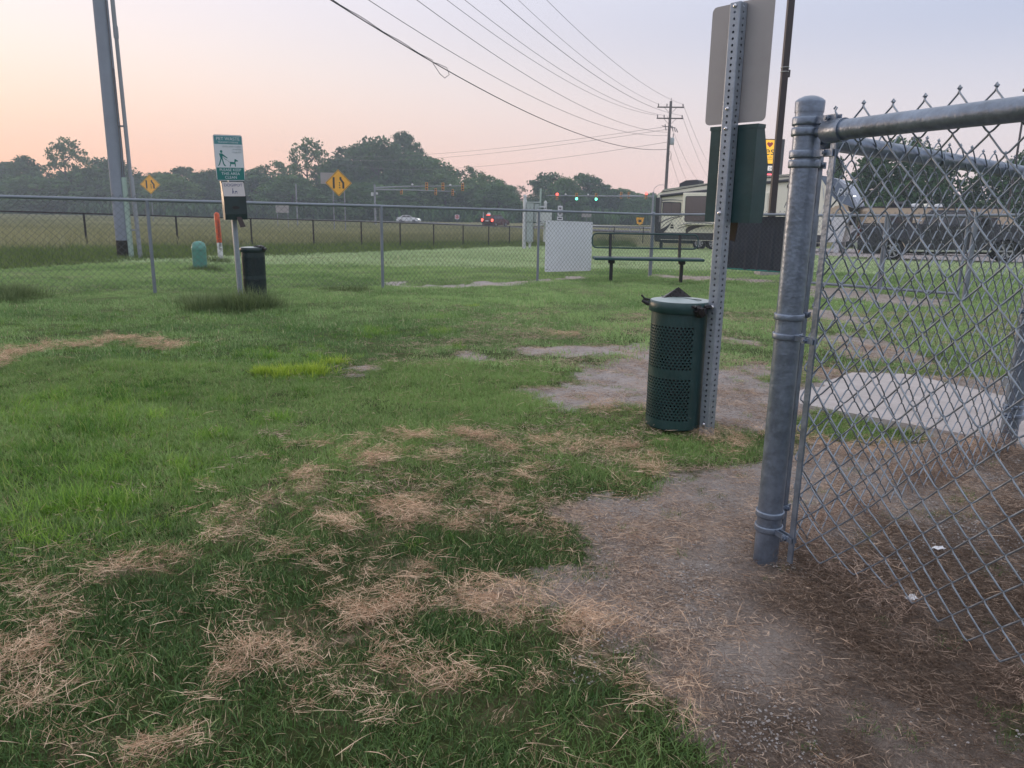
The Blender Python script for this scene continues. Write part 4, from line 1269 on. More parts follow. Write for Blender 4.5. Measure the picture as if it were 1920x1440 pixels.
    mb.build('bag_strip', M['flap'], box_)
    # bolts
    for z in (H - .02, H - .42, H - .50, H - .85, .6, .055):
        mb = MB(); mb.lathe([(.009, 0), (.009, .003), (.006, .006), (.001, .007)], (0, 0, 0), 10)
        ob = mb.build('bolt', M['chrome'], t); ob.location = (0, .0255, z); ob.rotation_euler = (-pi / 2, 0, 0)
    return t

st_r = station((0.91, 3.44, gz(3.44)), radians(129), 'pet waste station seen from behind, perforated post with blank grey sign back', printed=False)
can_r, zt, ln = trash_can('trash_can', 'dark green perforated trash can with pale lid beside the perforated post', (0.772, 3.54, gz(3.54)), radians(-35))
mb = MB(); crumple(mb, (-.02, -.145, zt + .02), .032, 3, .9); crumple(mb, (.02, -.14, zt + .035), .024, 4, .6); crumple(mb, (-.05, -.135, zt + .038), .016, 5, .5)
o = mb.build('bag_fold', M['bag'], ln); o.rotation_euler = (0, 0, radians(68))
mb = MB(); mb.add([(-.08, .03, zt + .055), (.07, .06, zt + .058), (.01, .08, zt + .105), (-.075, .06, zt + .058), (.07, .1, zt + .05), (.0, .1, zt + .07)], [(0, 1, 2), (0, 2, 3), (1, 4, 2), (2, 4, 5), (2, 5, 3)])
o = mb.build('bag_peak', M['bag'], ln); o.rotation_euler = (0, 0, radians(40))
mb = MB(); mb.tube([(-.12, 0, zt + .032), (-.15, 0, zt + .034), (-.175, .005, zt + .046)], [.011, .012, .008], 8); mb.tube([(-.14, .002, zt + .05), (-.165, .004, zt + .055), (-.18, .006, zt + .07)], .005, 6)
o = mb.build('lid_latch', M['black_metal'], can_r); o.rotation_euler = (0, 0, radians(35 - 8))

st_l = station((-3.10, 8.72, gz(8.72)), radians(33), 'pet waste station facing us with green and white walker and dog sign', lean=radians(-1.2), paint='bin_dark')
can_l, zt2, ln2 = trash_can('trash_can', 'dark green bin with black bag edge beside the post of the printed sign', (-2.985, 8.88, gz(8.88)), radians(150), R=.128, H=.60, lift=.06, paint='bin_dark')
mb = MB(); crumple(mb, (.10, 0, zt2 + .055), .045, 8, .6); crumple(mb, (.15, .01, zt2 + .035), .03, 9, .6); crumple(mb, (.06, -.02, zt2 + .06), .03, 10, .5)
o = mb.build('bag_fold', M['bag'], ln2); o.rotation_euler = (0, 0, radians(-150 - 20))

# ================================================================== FAR PARK FENCE
FP = [(-11.4, 7.2), (-10.30, 7.65), (-7.55, 8.95), (-4.74, 10.15), (-1.94, 11.42), (0.42, 13.70), (2.72, 15.45)]
FQ = [(2.72, 15.45), (4.78, 12.95), (6.42, 10.95), (8.3, 8.65), (9.9, 6.7)]
ff = thing('chain_link_fence', 'low galvanised chain link fence running along the far edge of the lawn', 'fence', (2.72, 15.45, gz(15.45)))
FL = np.array(ff.location)
FH = 1.2
def fpost(p, r, cap=True):
    z = gz(p[1]) - FL[2]; x, y = p[0] - FL[0], p[1] - FL[1]
    mb = MB(); mb.tube([(x, y, z - .2), (x, y, z + FH + (0.03 if r > .03 else -.01))], r, 14)
    o = mb.build('post', M['galv_far'], ff)
    mb = MB(); post_cap(mb, x, y, z + FH + (.035 if r > .03 else .0), r); mb.build('cap', M['galv_far'], o)
    for zz in (.25, .55, .85):
        mb = MB(); mb.tube([(x + (r + .002) * cos(a), y + (r + .002) * sin(a), z + zz) for a in np.linspace(0, 2 * pi, 9)] + [(x + .06, y - .045, z + zz + .01)], .0025, 4); mb.build('wire_tie', M['galv_far'], o)
def fspan(a, b, mesh=True, rails=True):
    za, zb = gz(a[1]) - FL[2] + FH, gz(b[1]) - FL[2] + FH
    if rails:
        mb = MB(); mb.tube([(a[0] - FL[0], a[1] - FL[1], za), (b[0] - FL[0], b[1] - FL[1], zb)], .0215, 12); mb.build('top_rail', M['galv_far'], ff)
    mb = MB()
    P, L_ = fence_plane((a[0] - FL[0], a[1] - FL[1]), (b[0] - FL[0], b[1] - FL[1]), za + .05, zb + .05, FH + .01)
    Q = lambda u, v, w: (P(u, v, w + .03 if True else 0))
    chainlink(mb, Q, L_, FH + .01, .086, .0027, 3, .003, False)
    mb.build('chain_link_mesh', M['wire_far'], ff)
for p in FP[1:-1]: fpost(p, .0225)
for a, b in zip(FP[:-1], FP[1:]): fspan(a, b)
fpost(FP[-1], .036)
GA, GB = (4.92, 12.78), (6.36, 11.03)      # the wide gate stands between these
fpost((4.84, 12.88), .03); fpost(FQ[2], .036)
fspan(FQ[0], (4.84, 12.88)); fspan(FQ[2], FQ[3]); fspan(FQ[3], FQ[4]); fpost(FQ[3], .0225)
gw = thing('wide_gate', 'double leaf chain link gate with bottom rail in the far fence', 'gate', (GA[0], GA[1], gz(GA[1])))
gd = np.array([GB[0] - GA[0], GB[1] - GA[1]]); gl = np.linalg.norm(gd); gd /= gl
for k in range(2):
    t0, t1 = (0.0, gl * .5 - .02) if k == 0 else (gl * .5 + .02, gl)
    zs = lambda t: gz(GA[1] + gd[1] * t) - gz(GA[1])
    for h in (.10, 1.19):
        mb = MB(); mb.tube([(gd[0] * t0, gd[1] * t0, zs(t0) + h), (gd[0] * t1, gd[1] * t1, zs(t1) + h)], .0215, 12); mb.build('frame_rail', M['galv_far'], gw)
    for t in (t0, t1):
        mb = MB(); mb.tube([(gd[0] * t, gd[1] * t, zs(t) + .08), (gd[0] * t, gd[1] * t, zs(t) + 1.21)], .0215, 12); mb.build('frame_stile', M['galv_far'], gw)
    mb = MB()
    P, L_ = fence_plane(tuple(gd * t0), tuple(gd * t1), zs(t0) + 1.23, zs(t1) + 1.23, 1.12)
    chainlink(mb, P, L_, 1.12, .086, .0027, 3, .003, False); mb.build('chain_link_mesh', M['wire_far'], gw)

# dark windscreen fabric on the fence
def hung(name, a, b, z0, z1, off, thick, mat, lab, cat, r=.0, wav=0.0):
    d = np.array([b[0] - a[0], b[1] - a[1]]); L_ = np.linalg.norm(d); d /= L_
    rz = math.atan2(d[1], d[0])
    g0, g1 = gz(a[1]), gz(b[1])
    t = thing(name, lab, cat, (a[0], a[1], g0), rz)
    mb = MB()
    nn = 24; vs = []; fs = []
    for k in range(nn + 1):
        u = L_ * k / nn; zz = (g1 - g0) * k / nn
        w = off + wav * (sin(k * 1.7) + .6 * sin(k * 3.1))
        for z, y in ((z0, w), (z1, off), (z1, off + thick), (z0, w + thick)):
            vs.append((u, y, zz + z))
    for k in range(nn):
        for q in range(4): fs.append((k * 4 + q, k * 4 + (q + 1) % 4, k * 4 + 4 + (q + 1) % 4, k * 4 + 4 + q))
    fs += [(0, 1, 2, 3), tuple(4 * nn + i for i in (3, 2, 1, 0))]
    mb.add(vs, fs)
    return t, mb, L_
def lerp(a, b, t): return (a[0] + (b[0] - a[0]) * t, a[1] + (b[1] - a[1]) * t)
sa, sb = lerp(FQ[0], FQ[2], .265), lerp(FQ[0], FQ[2], .515)
t, mb, L_ = hung('privacy_screen', sa, sb, .24, 1.165, .04, .004, None, 'dark fabric windscreen with green hem tied to the fence', 'screen', wav=.008)
mb.build('fabric', M['screen'], t)
mb = MB(); dz = gz(sb[1]) - gz(sa[1]); mb.tube([(L_ * k / 10, .044 + .006 * sin(k * 1.7), .24 + dz * k / 10) for k in range(11)], .014, 6); mb.build('hem', M['hem'], t)
# white board on the fence
ba, bb = (0.57, 13.70), (1.46, 14.36)
wb = thing('white_board', 'square blank white board fixed behind the fence mesh beside the bench', 'board', (0.52, 13.86, gz(13.8)))
ba2, bb2 = np.array((0.56, 13.90)), np.array((1.47, 14.75))
dd = bb2 - ba2; Lw = np.linalg.norm(dd); wb.location = (ba2[0], ba2[1], gz(13.9)); wb.rotation_euler = (0, 0, math.atan2(dd[1], dd[0]))
mb = MB(); mb.prism([(x, z - (.035 * x / Lw)) for x, z in rounded(0, Lw, .135, 1.045, .03)], 0, .012, 'xz'); mb.build('panel', M['board'], wb)
for x, z in ((.04, .18), (.04, 1.0), (Lw - .04, .14), (Lw - .04, .97)):
    mb = MB(); mb.tube([(x, -.03, z), (x, .012, z)], .006, 6); mb.build('fixing_bolt', M['galv_far'], wb)

# ================================================================== BENCH
bn = thing('park_bench', 'dark green mesh bench on two posts in front of the fence', 'bench', (2.33, 13.55, gz(13.55)), radians(0.5))
hw, sz = .95, .435
mb = MB(); mb.bbox(-hw, hw, -.21, .19, sz - .045, sz, .012)
seat = mb.build('seat', M['bench'], bn)
loop = [(x, .235 + (z - .55) * .12, z) for x, z in rounded(-hw, hw - .03, .58, .83, .085, 5)]
mb = MB(); mb.tube(loop + [loop[0]], .0135, 8, cap=False); back = mb.build('back_frame', M['bench'], bn)
mb = MB()
for s in (-1, 1):
    k = -hw
    while k < hw - .05:
        zz = [(k + s * (z - .705) * .62, .235 + (z - .55) * .12, z) for z in (.585, .66, .74, .825)]
        if all(-hw + .01 < q[0] < hw - .04 for q in zz): mb.tube(zz, .003, 3, cap=False)
        k += .036
mb.build('back_mesh', M['bench'], bn)
for x in (-.63, .60):
    mb = MB(); mb.bbox(x - .028, x + .028, -.03, .03, -.25, sz - .045, .006); lg = mb.build('leg', M['bench_leg'], bn)
    mb = MB(); mb.bbox(x - .055, x + .055, -.06, .06, sz - .11, sz - .047, .015); mb.build('bracket', M['bench_leg'], lg)
    mb = MB(); mb.tube([(x, .19, sz - .03), (x, .225, sz + .02), (x, .262, .82)], .026, 10); mb.build('back_support', M['bench_leg'], bn)

# ================================================================== PEDESTAL, MARKER, UTILITY POLE
pd = thing('utility_pedestal', 'round topped pale green utility pedestal standing beyond the fence', 'pedestal', (-5.97, 14.72, gz(14.72)))
mb = MB(); r = .13
mb.lathe([(r, -.05), (r, .40), (r + .004, .42), (r + .004, .44), (r - .004, .46), (r * .88, .51), (r * .6, .545), (r * .25, .56), (.001, .563)], n=28); dome = mb.build('housing', M['ped'], pd)
mb = MB(); mb.lathe([(r + .002, .395), (r + .0055, .40), (r + .0055, .415), (r + .002, .42)], n=28); mb.build('lid_seam', M['ped'], dome)
mk = thing('cable_marker', 'orange and white cable marker post standing in tall grass', 'marker post', (-6.905, 18.27, gz(18.27)))
mk.rotation_euler = (0, radians(-1.5), 0)
mb = MB(); mb.tube([(0, 0, -.1), (0, 0, .46)], .058, 16); mb.build('white_base', M['white'], mk)
mb = MB(); mb.tube([(0, 0, .46), (0, 0, 1.1), (0, 0, 1.13), (0, 0, 1.155)], [.06, .06, .05, .02], 16); up = mb.build('orange_sleeve', M['orange'], mk)
o = lettering('WARNING CABLE', .085, M['black'], up, .012, -.062, .98, 'LEFT', rot=(pi / 2, pi / 2, 0))

up_ = thing('utility_pole', 'tall grey utility pole with conduit at the left behind the fence', 'utility pole', (-9.53, 19.0, gz(19)))
mb = MB(); mb.tube([(0, 0, -.3), (0, 0, .47)], [.175, .172], 20); mb.build('tar_wrap', M['tar'], up_)
mb = MB(); mb.tube([(0, 0, .46), (0, 0, 3), (0, 0, 6), (0, 0, 15.6)], [.172, .17, .16, .12], 20); shaft = mb.build('shaft', M['pole'], up_)
mb = MB(); mb.tube([(.185, -.06, -.1), (.185, -.06, 1.95)], .062, 12); mb.build('cable_guard', M['guard'], up_)
mb = MB()
mb.tube([(.39, -.02, -.1), (.37, -.02, .9), (.345, -.02, 1.95), (.325, -.02, 2.0), (.30, -.02, 5.1), (.295, -.02, 5.16), (.27, -.02, 9)], [.05, .05, .048, .045, .043, .048, .042], 12); cd = mb.build('conduit', M['conduit'], up_)
mb = MB(); mb.tube([(.30, -.02, 5.05), (.30, -.02, 5.3)], .055, 12); mb.build('coupling', M['conduit'], cd)
for z in (.72, 3.12):
    mb = MB(); mb.bbox(.1, .36, -.05, .0, z - .02, z + .02, .006); mb.build('standoff_bracket', M['conduit'], up_)
mb = MB(); mb.tube([(.16, -.1, 1.9), (.19, -.11, 2.6), (.185, -.1, 3.4), (.17, -.09, 4.4), (.165, -.08, 6)], .008, 5); mb.build('ground_wire', M['wood'], up_)
mb = MB(); mb.tube([(.19, -.06, 1.9), (.215, -.06, 2.5), (.21, -.06, 3.2), (.18, -.05, 4.4)], .008, 5); mb.build('ground_wire', M['wood'], up_)
axp = Vector((56.0, -23.7, 0)).normalized()     # across the line of the wires
for z in (12.5, 15.2):
    mb = MB(); mb.tube([tuple(-axp * 1.2 + Vector((0, 0, z))), tuple(axp * 1.2 + Vector((0, 0, z)))], .055, 6); mb.build('crossarm', M['wood'], up_)

# ------------------------------------------------------------------ litter
def scrap(loc, s, seed, lab):
    rr = random.Random(seed); n = 5
    mb = MB(); vs = []
    for i in range(n):
        for j in range(n):
            vs.append(((i / (n - 1) - .5) * s + rr.uniform(-.1, .1) * s, (j / (n - 1) - .5) * s * .6 + rr.uniform(-.1, .1) * s, rr.uniform(0, .22) * s))
    fs = [(i * n + j, i * n + j + 1, (i + 1) * n + j + 1, (i + 1) * n + j) for i in range(n - 1) for j in range(n - 1)]
    m = len(vs); vs += [(a, b, c - .0012) for a, b, c in vs]; fs += [tuple(m + q for q in reversed(f)) for f in fs]
    mb.add(vs, fs)
    o = mb.build('paper_scrap', M['paper']); o.location = loc; o.rotation_euler = (0, 0, rr.uniform(0, 6))
    tag(o, lab, 'litter', 'torn paper on the bare soil')
def on(x, y, dz=0): return (x, y, float(ground_z(np.array([x]), np.array([y]))[0]) + dz)
scrap(on(1.03, 1.79, .035), .034, 1, 'small white paper scrap lying at the bottom edge of the near mesh')
scrap(on(1.29, 2.14, .012), .038, 2, 'thin torn white scrap lying on dark soil past the near mesh')
scrap(on(0.57, 1.15, .008), .024, 3, 'tiny white flake on the bare soil close in front of us')

# ================================================================== BLACK FENCE
BF = [(-22.5, 19.0), (-19.8, 20.3), (-16.9, 22.0), (-13.4, 24.4), (-11.75, 27.2), (-10.0, 29.7), (-8.05, 31.3), (-6.6, 33.7), (-5.35, 36.6), (-4.05, 39.2), (-2.75, 41.9), (-1.47, 44.7), (-0.3, 47.4), (1.2, 50.0), (3.0, 52.4), (5.0, 54.6), (7.2, 56.6), (9.6, 58.4), (12.2, 60.0)]
bf = thing('black_fence', 'low black chain link fence in front of the tall dry grass', 'fence', (BF[0][0], BF[0][1], gz(BF[0][1])))
BL = np.array(bf.location)
p0 = None
for p in BF:
    z = gz(p[1]) - BL[2]; x, y = p[0] - BL[0], p[1] - BL[1]
    mb = MB(); mb.tube([(x, y, z - .2), (x, y, z + 1.22)], .034, 8); mb.build('post', M['black_metal'], bf)
    if p0 is not None:
        mb = MB(); mb.tube([(p0[0], p0[1], p0[2] + 1.2), (x, y, z + 1.2)], .024, 6); mb.build('top_rail', M['black_metal'], bf)
        mb = MB(); P, L_ = fence_plane((p0[0], p0[1]), (x, y), p0[2] + 1.2, z + 1.2, 1.15)
        chainlink(mb, P, L_, 1.15, .16, .0028, 3, .002, False, False); mb.build('chain_link_mesh', M['black_metal'], bf)
    p0 = (x, y, z)

# ================================================================== VEHICLES
def wheel(parent, x, y, r, w, side=-1, spokes=6, rimmat='rim'):
    """tyre on a spoked rim; the outer face looks towards side*y"""
    mb = MB()
    mb.lathe([(r * .62, -w / 2), (r * .93, -w / 2), (r, -w * .3), (r, w * .3), (r * .93, w / 2), (r * .62, w / 2), (r * .62, -w / 2)], (x, y, r), 24, axis='y')
    wo = mb.build('wheel', M['tyre'], parent)
    yf = y + side * w * .42
    mb = MB()
    mb.lathe([(r * .64, yf - .03), (r * .64, yf), (r * .57, yf), (r * .55, yf - side * .05)], (x, 0, r), 24, axis='y')
    for k in range(spokes):
        a = 2 * pi * k / spokes
        pts = [(x + cos(a + s) * q * r, r + sin(a + s) * q * r) for s, q in ((-.16, .6), (.16, .6), (.42, .14), (-.42, .14))]
        mb.prism(pts, yf - .012, yf + .004, 'xz')
    mb.lathe([(.001, yf + side * .01), (r * .13, yf + side * .008), (r * .15, yf - side * .02)], (x, 0, r), 12, axis='y')
    mb.build('rim', M[rimmat], wo)
    mb = MB(); mb.lathe([(.001, yf - side * .05), (r * .6, yf - side * .05)], (x, 0, r), 20, axis='y'); mb.build('brake_disc', M['black'], wo)
    return wo

def loft(mb, secs, smooth=False):
    """closed rings of equal count joined in order, capped at both ends"""
    n = len(secs[0]); vs = [p for s in secs for p in s]; fs = []
    for i in range(len(secs) - 1):
        for k in range(n): fs.append((i * n + k, i * n + (k + 1) % n, (i + 1) * n + (k + 1) % n, (i + 1) * n + k))
    fs += [tuple(range(n - 1, -1, -1)), tuple(range((len(secs) - 1) * n, len(secs) * n))]
    mb.add(vs, fs, smooth)

def arch_body(prof_top, z_sill, wheels, r_arch):
    """side outline of a car body with wheel arches cut from the sill"""
    x0, x1 = prof_top[0][0], prof_top[-1][0]
    low = []
    for wx in sorted(wheels, reverse=True):
        for a in np.linspace(0, pi, 9):
            low.append((wx + r_arch * cos(a), max(z_sill, r_arch * .98 * sin(a) + z_sill * .9)))
    return prof_top + [(x1, z_sill)] + low + [(x0, z_sill)]

def side_body(mb, outline, hw, tuck=.06):
    """car side outline extruded across, its shoulders drawn in towards the roof line"""
    zs = [p[1] for p in outline]; zmax = max(zs); zmin = min(zs)
    def W(z):
        t = (z - zmin) / (zmax - zmin)
        return hw - tuck * max(0, t - .45) / .55 - tuck * .5 * max(0, .35 - t)
    n = len(outline)
    L_ = [(x, -W(z), z) for x, z in outline]; R_ = [(x, W(z), z) for x, z in outline]
    mb.add(L_ + R_, [tuple(range(n)), tuple(range(2 * n - 1, n - 1, -1))] + [(i, n + i, n + (i + 1) % n, (i + 1) % n) for i in range(n)])

def cabin(mb, base, top, hwb, hwt):
    """greenhouse: a bottom and a top outline (x from rear to front) with inward leaning sides"""
    (xb0, zb0, xb1, zb1), (xt0, xt1, zt_) = base, top
    vs = [(xb0, -hwb, zb0), (xb1, -hwb, zb1), (xb1, hwb, zb1), (xb0, hwb, zb0), (xt0, -hwt, zt_), (xt1, -hwt, zt_ - .02), (xt1, hwt, zt_ - .02), (xt0, hwt, zt_)]
    mb.add(vs, [(0, 3, 2, 1), (4, 5, 6, 7), (0, 1, 5, 4), (1, 2, 6, 5), (2, 3, 7, 6), (3, 0, 4, 7)])

def side_glass(parent, quads, hwf, mat='glass', name='window'):
    for q in quads:
        for s in (-1, 1):
            mb = MB(); vs = [(x, s * (hwf(z) + .006), z) for x, z in q]; vs2 = [(x, s * (hwf(z) - .02), z) for x, z in q]; n = len(q)
            mb.add(vs + vs2, [tuple(range(n)), tuple(range(2 * n - 1, n - 1, -1))] + [(i, (i + 1) % n, n + (i + 1) % n, n + i) for i in range(n)])
            mb.build(name, M[mat], parent)

def place(t, x, y, rz, dz=0):
    t.location = (x, y, gz(y) + dz); t.rotation_euler = (0, 0, rz)

# --- fifth-wheel trailer (x along its length from the rear, its left wall at y = 0 facing us)
RVA, RVB = np.array((8.45, 47.0)), np.array((18.3, 41.0))
rvd = (RVB - RVA) / np.linalg.norm(RVB - RVA); rv_rz = math.atan2(rvd[1], rvd[0])
slope_rv = (gz(41.0) - gz(47.0)) / 11.58
rv = thing('fifth_wheel_trailer', 'long cream fifth wheel trailer with brown swooshes and slate blue nose', 'travel trailer', (8.45, 47.0, gz(47.0)))
rv.rotation_euler = (0, -math.atan(slope_rv) * 0.95, rv_rz)
Wd = 2.45
outline = [(.05, .55), (.0, .8), (.0, 2.95), (.16, 3.28), (.5, 3.42), (3.0, 3.72), (3.7, 3.86), (6.3, 4.06), (7.5, 4.13), (8.6, 4.13), (9.5, 4.0), (10.5, 3.3), (10.95, 2.3), (10.6, 2.0), (9.75, 1.96), (9.5, 1.6), (9.5, .55)]
mb = MB(); mb.prism(outline, 0, Wd, 'xz'); body = mb.build('body', M['cream'], rv)
mb = MB(); mb.prism([(.3, 3.37), (.5, 3.44), (3.0, 3.74), (3.7, 3.88), (6.3, 4.08), (7.5, 4.15), (8.6, 4.15), (8.6, 4.19), (7.5, 4.19), (6.3, 4.12), (3.7, 3.92), (3.0, 3.78), (.45, 3.48)], -.03, Wd + .03, 'xz'); mb.build('roof', M['rv_roof'], rv)
mb = MB(); mb.prism([(.3, 3.30), (3.0, 3.66), (3.7, 3.80), (6.3, 4.0), (8.5, 4.07), (8.5, 4.115), (6.3, 4.045), (3.7, 3.845), (3.0, 3.705), (.3, 3.345)], -.05, -.002, 'xz'); mb.build('gutter_rail', M['rv_dark'], rv)
mb = MB(); mb.tube([(.28, -.10, 3.08), (4.0, -.10, 3.44), (6.2, -.10, 3.74), (8.1, -.10, 3.90)], .085, 10); aw = mb.build('awning', M['rv_dark'], rv)
for u, z in ((.3, 3.08), (8.0, 3.89)):
    mb = MB(); mb.box(u - .05, u + .05, -.12, 0, z - 1.5 if u < 1 else z - .1, z - .05); mb.build('awning_arm', M['rv_grey'], aw)
mb = MB(); mb.box(-.02, .34, -.018, Wd + .018, .55, 3.0); mb.build('rear_trim', M['rv_dark'], rv)
# nose cap
cap_ = [(9.05, 4.10), (9.5, 4.03), (10.05, 3.86), (10.5, 3.55), (10.8, 3.1), (11.08, 2.6), (11.1, 2.42), (10.95, 2.38), (10.7, 2.5), (10.1, 2.72), (9.75, 3.1), (9.35, 3.7)]
mb = MB(); mb.prism(cap_, -.02, Wd + .02, 'xz'); nose = mb.build('nose_cap', M['rv_blue'], rv)
mb = MB(); mb.prism([(9.9, 3.93), (10.5, 3.57), (10.8, 3.12), (11.1, 2.6), (11.115, 2.42), (11.0, 2.40), (10.78, 2.75), (10.5, 3.25), (10.2, 3.6)], -.032, Wd + .032, 'xz'); mb.build('nose_panel', M['rv_nose_light'], nose)
mb = MB(); mb.prism([(10.62, 2.50), (10.95, 2.38), (11.08, 2.42), (11.0, 2.2), (10.75, 2.2)], -.024, Wd + .024, 'xz'); mb.build('nose_vent', M['black'], nose)
mb = MB(); mb.box(10.86, 10.98, -.045, -.03, 2.98, 3.02); mb.build('marker_lamp', M['lamp_white'], nose)
lettering('Re', .55, M['sign_white'], nose, 10.0, -.04, 3.03, 'LEFT', shear=.25)
lettering('Re', .42, M['rv_grey'], rv, 7.35, -.006, 2.42, 'LEFT', shear=.3)
mb = MB(); mb.prism([(9.6, 2.05), (10.9, 2.28), (10.6, 2.62), (10.0, 2.5)], -.008, 0, 'xz'); mb.prism([(9.75, 2.45), (10.35, 2.3), (10.6, 2.1), (9.65, 2.1)], -.012, -.004, 'xz'); mb.build('nose_graphic', M['tan'], rv)
# lower front wall and landing legs
mb = MB(); mb.prism([(9.5, .6), (10.5, .62), (10.72, 1.94), (9.5, 1.98)], .02, Wd - .02, 'xz'); mb.build('front_wall', M['white'], rv)
for y in (.25, Wd - .25):
    mb = MB(); mb.box(10.1, 10.36, y - .1, y + .1, .05, .66); mb.box(10.02, 10.44, y - .16, y + .16, .0, .05); mb.build('landing_leg', M['white'], rv)
mb = MB(); mb.box(10.55, 10.95, .9, 1.5, 1.5, 1.98); mb.build('pin_box', M['black'], rv)
# windows and slide-out
def rwin(x0, x1, z0, z1, two=False):
    mb = MB(); mb.prism(rounded(x0 - .05, x1 + .05, z0 - .05, z1 + .05, .1), -.02, 0, 'xz'); w_ = mb.build('window', M['rv_dark'], rv)
    mb = MB(); mb.prism(rounded(x0, x1, z0, z1, .07), -.026, -.018, 'xz'); mb.build('pane', M['glass_rv'], w_)
    if two:
        mb = MB(); mb.box((x0 + x1) / 2 - .015, (x0 + x1) / 2 + .015, -.03, -.016, z0, z1); mb.build('window_bar', M['rv_dark'], w_)
rwin(.46, 1.5, 2.0, 2.68, True)
mb = MB(); mb.bbox(1.82, 6.6, -.55, .05, 1.45, 3.25, .03); so = mb.build('slide_out', M['cream'], rv)
for a, b in ((1.98, 3.6), (4.4, 6.2)):
    mb = MB(); mb.prism(rounded(a, b, 1.62, 3.06, .08), -.565, -.545, 'xz'); w_ = mb.build('slide_out_window', M['rv_dark'], so)
    mb = MB(); mb.prism(rounded(a + .04, b - .04, 1.66, 3.02, .06), -.572, -.562, 'xz'); mb.build('pane', M['glass_rv'], w_)
mb = MB(); mb.lathe([(.001, -.06), (.12, -.06), (.16, -.03), (.16, 0)], (7.62, 0, 3.55), 16, axis='y'); mb.build('porch_speaker', M['black'], rv)
mb = MB(); mb.lathe([(.001, -.075), (.08, -.07), (.085, -.05)], (7.62, 0, 3.55), 12, axis='y'); mb.build('porch_lamp', M['rim'], rv)
# painted swooshes as thin raised film
def swoosh(pts, w0, w1, mat, y=-.006):
    up, lo = [], []
    n = 14
    P_ = [np.array(p) for p in pts]
    for k in range(n + 1):
        t = k / n
        a = (1 - t) ** 2 * P_[0] + 2 * t * (1 - t) * P_[1] + t * t * P_[2]
        w = (w0 * (1 - t) + w1 * t) * (1 - abs(2 * t - .55) ** 3 * .5)
        up.append((a[0], a[1] + w / 2)); lo.append((a[0], a[1] - w / 2))
    mb = MB(); mb.prism(lo + up[::-1], y - .004, y, 'xz'); mb.build('side_graphic', M[mat], rv)
swoosh([(.36, 2.83), (1.2, 2.93), (2.1, 2.72)], .09, .02, 'rv_grey'); swoosh([(.36, 2.72), (1.0, 2.78), (1.75, 2.66)], .06, .01, 'rv_brown')
swoosh([(.3, 1.15), (.9, 1.95), (2.3, 2.0)], .03, .05, 'rv_brown', -.012); swoosh([(.36, 1.55), (1.0, 1.95), (1.8, 1.92)], .10, .02, 'rv_grey', -.008)
swoosh([(.3, .98), (.85, 1.25), (1.1, 1.75)], .34, .03, 'rv_dark', -.01)
swoosh([(1.9, .95), (2.0, 1.42), (3.5, 1.40)], .42, .05, 'rv_brown', -.008); swoosh([(1.6, 1.36), (2.6, 1.80), (4.6, 1.36)], .03, .07, 'rv_grey', -.57); swoosh([(1.4, 1.2), (2.6, 1.66), (4.2, 1.62)], .03, .06, 'rv_brown', -.01)
swoosh([(6.9, 2.0), (7.15, 2.9), (6.6, 3.2)], .4, .05, 'rv_grey', -.01); swoosh([(6.75, 1.95), (7.0, 2.5), (6.6, 2.85)], .35, .03, 'black', -.014)
swoosh([(9.3, 2.0), (9.6, 3.0), (9.2, 3.75)], .12, .05, 'white', -.024)
mb = MB(); mb.box(.95, 1.15, -.025, .0, 1.22, 1.32); mb.box(.98, 1.12, -.03, 0, 1.36, 1.45); mb.build('outlet_panel', M['black'], rv)
mb = MB(); mb.box(.3, 9.5, -.012, Wd + .012, .58, .98); mb.build('skirt', M['rv_dark'], rv)
mb = MB(); mb.box(.5, 9.3, .15, Wd - .15, .35, .6); mb.build('chassis', M['black'], rv)
mb = MB(); mb.box(-.05, 1.0, .2, Wd - .2, .42, .58); mb.box(.2, .35, .3, .45, 0, .45); mb.build('rear_jack', M['black'], rv)
for x in (2.72, 3.58): wheel(rv, x, .16, .40, .26, -1, 8); wheel(rv, x, Wd - .16, .40, .26, 1, 8)
mb = MB(); mb.prism([(1.1, 3.56), (2.28, 3.70), (2.3, 3.95), (2.15, 4.02), (1.5, 3.99), (1.12, 3.82)], .75, 1.65, 'xz'); mb.build('air_conditioner', M['rv_dark'], rv)
for x, z in ((4.6, 3.98), (5.6, 4.06), (8.2, 4.2)):
    mb = MB(); mb.bbox(x - .2, x + .2, 1.0, 1.4, z, z + .16, .04); mb.build('roof_vent', M['white'], rv)
mb = MB(); mb.tube([(6.75, .04, 1.2), (6.75, -.05, 1.2), (6.75, -.05, 2.0), (6.75, .04, 2.0)], .02, 6); mb.build('grab_handle', M['chrome'], rv)

# --- pickup truck (x from the rear, facing +x)
tk = thing('pickup_truck', 'dark grey crew cab pickup truck parked on the lane behind the mesh', 'pickup truck')
TA, TB = np.array((14.0, 29.6)), np.array((19.5, 27.0)); td = (TB - TA) / np.linalg.norm(TB - TA)
tk.location = (14.0 - td[1] * -1.0 * 0 , 29.6 + .9, gz(30.2)); tk.rotation_euler = (0, -.03, math.atan2(td[1], td[0]))
hwT = .98
ol = arch_body([(-.5, .62), (-.52, 1.0), (-.5, 1.36), (1.62, 1.38), (3.95, 1.36), (4.9, 1.30), (5.18, 1.1), (5.22, .8)], .42, (.72, 4.33), .47)
mb = MB(); side_body(mb, ol, hwT, .05); tb = mb.build('body', M['truck'], tk)
mb = MB(); cabin(mb, (1.62, 1.36, 4.0, 1.36), (1.88, 3.12, 1.88), hwT - .06, hwT - .2); cb = mb.build('cab', M['truck'], tk)
hf = lambda z: (hwT - .06) - .14 * (z - 1.36) / .52
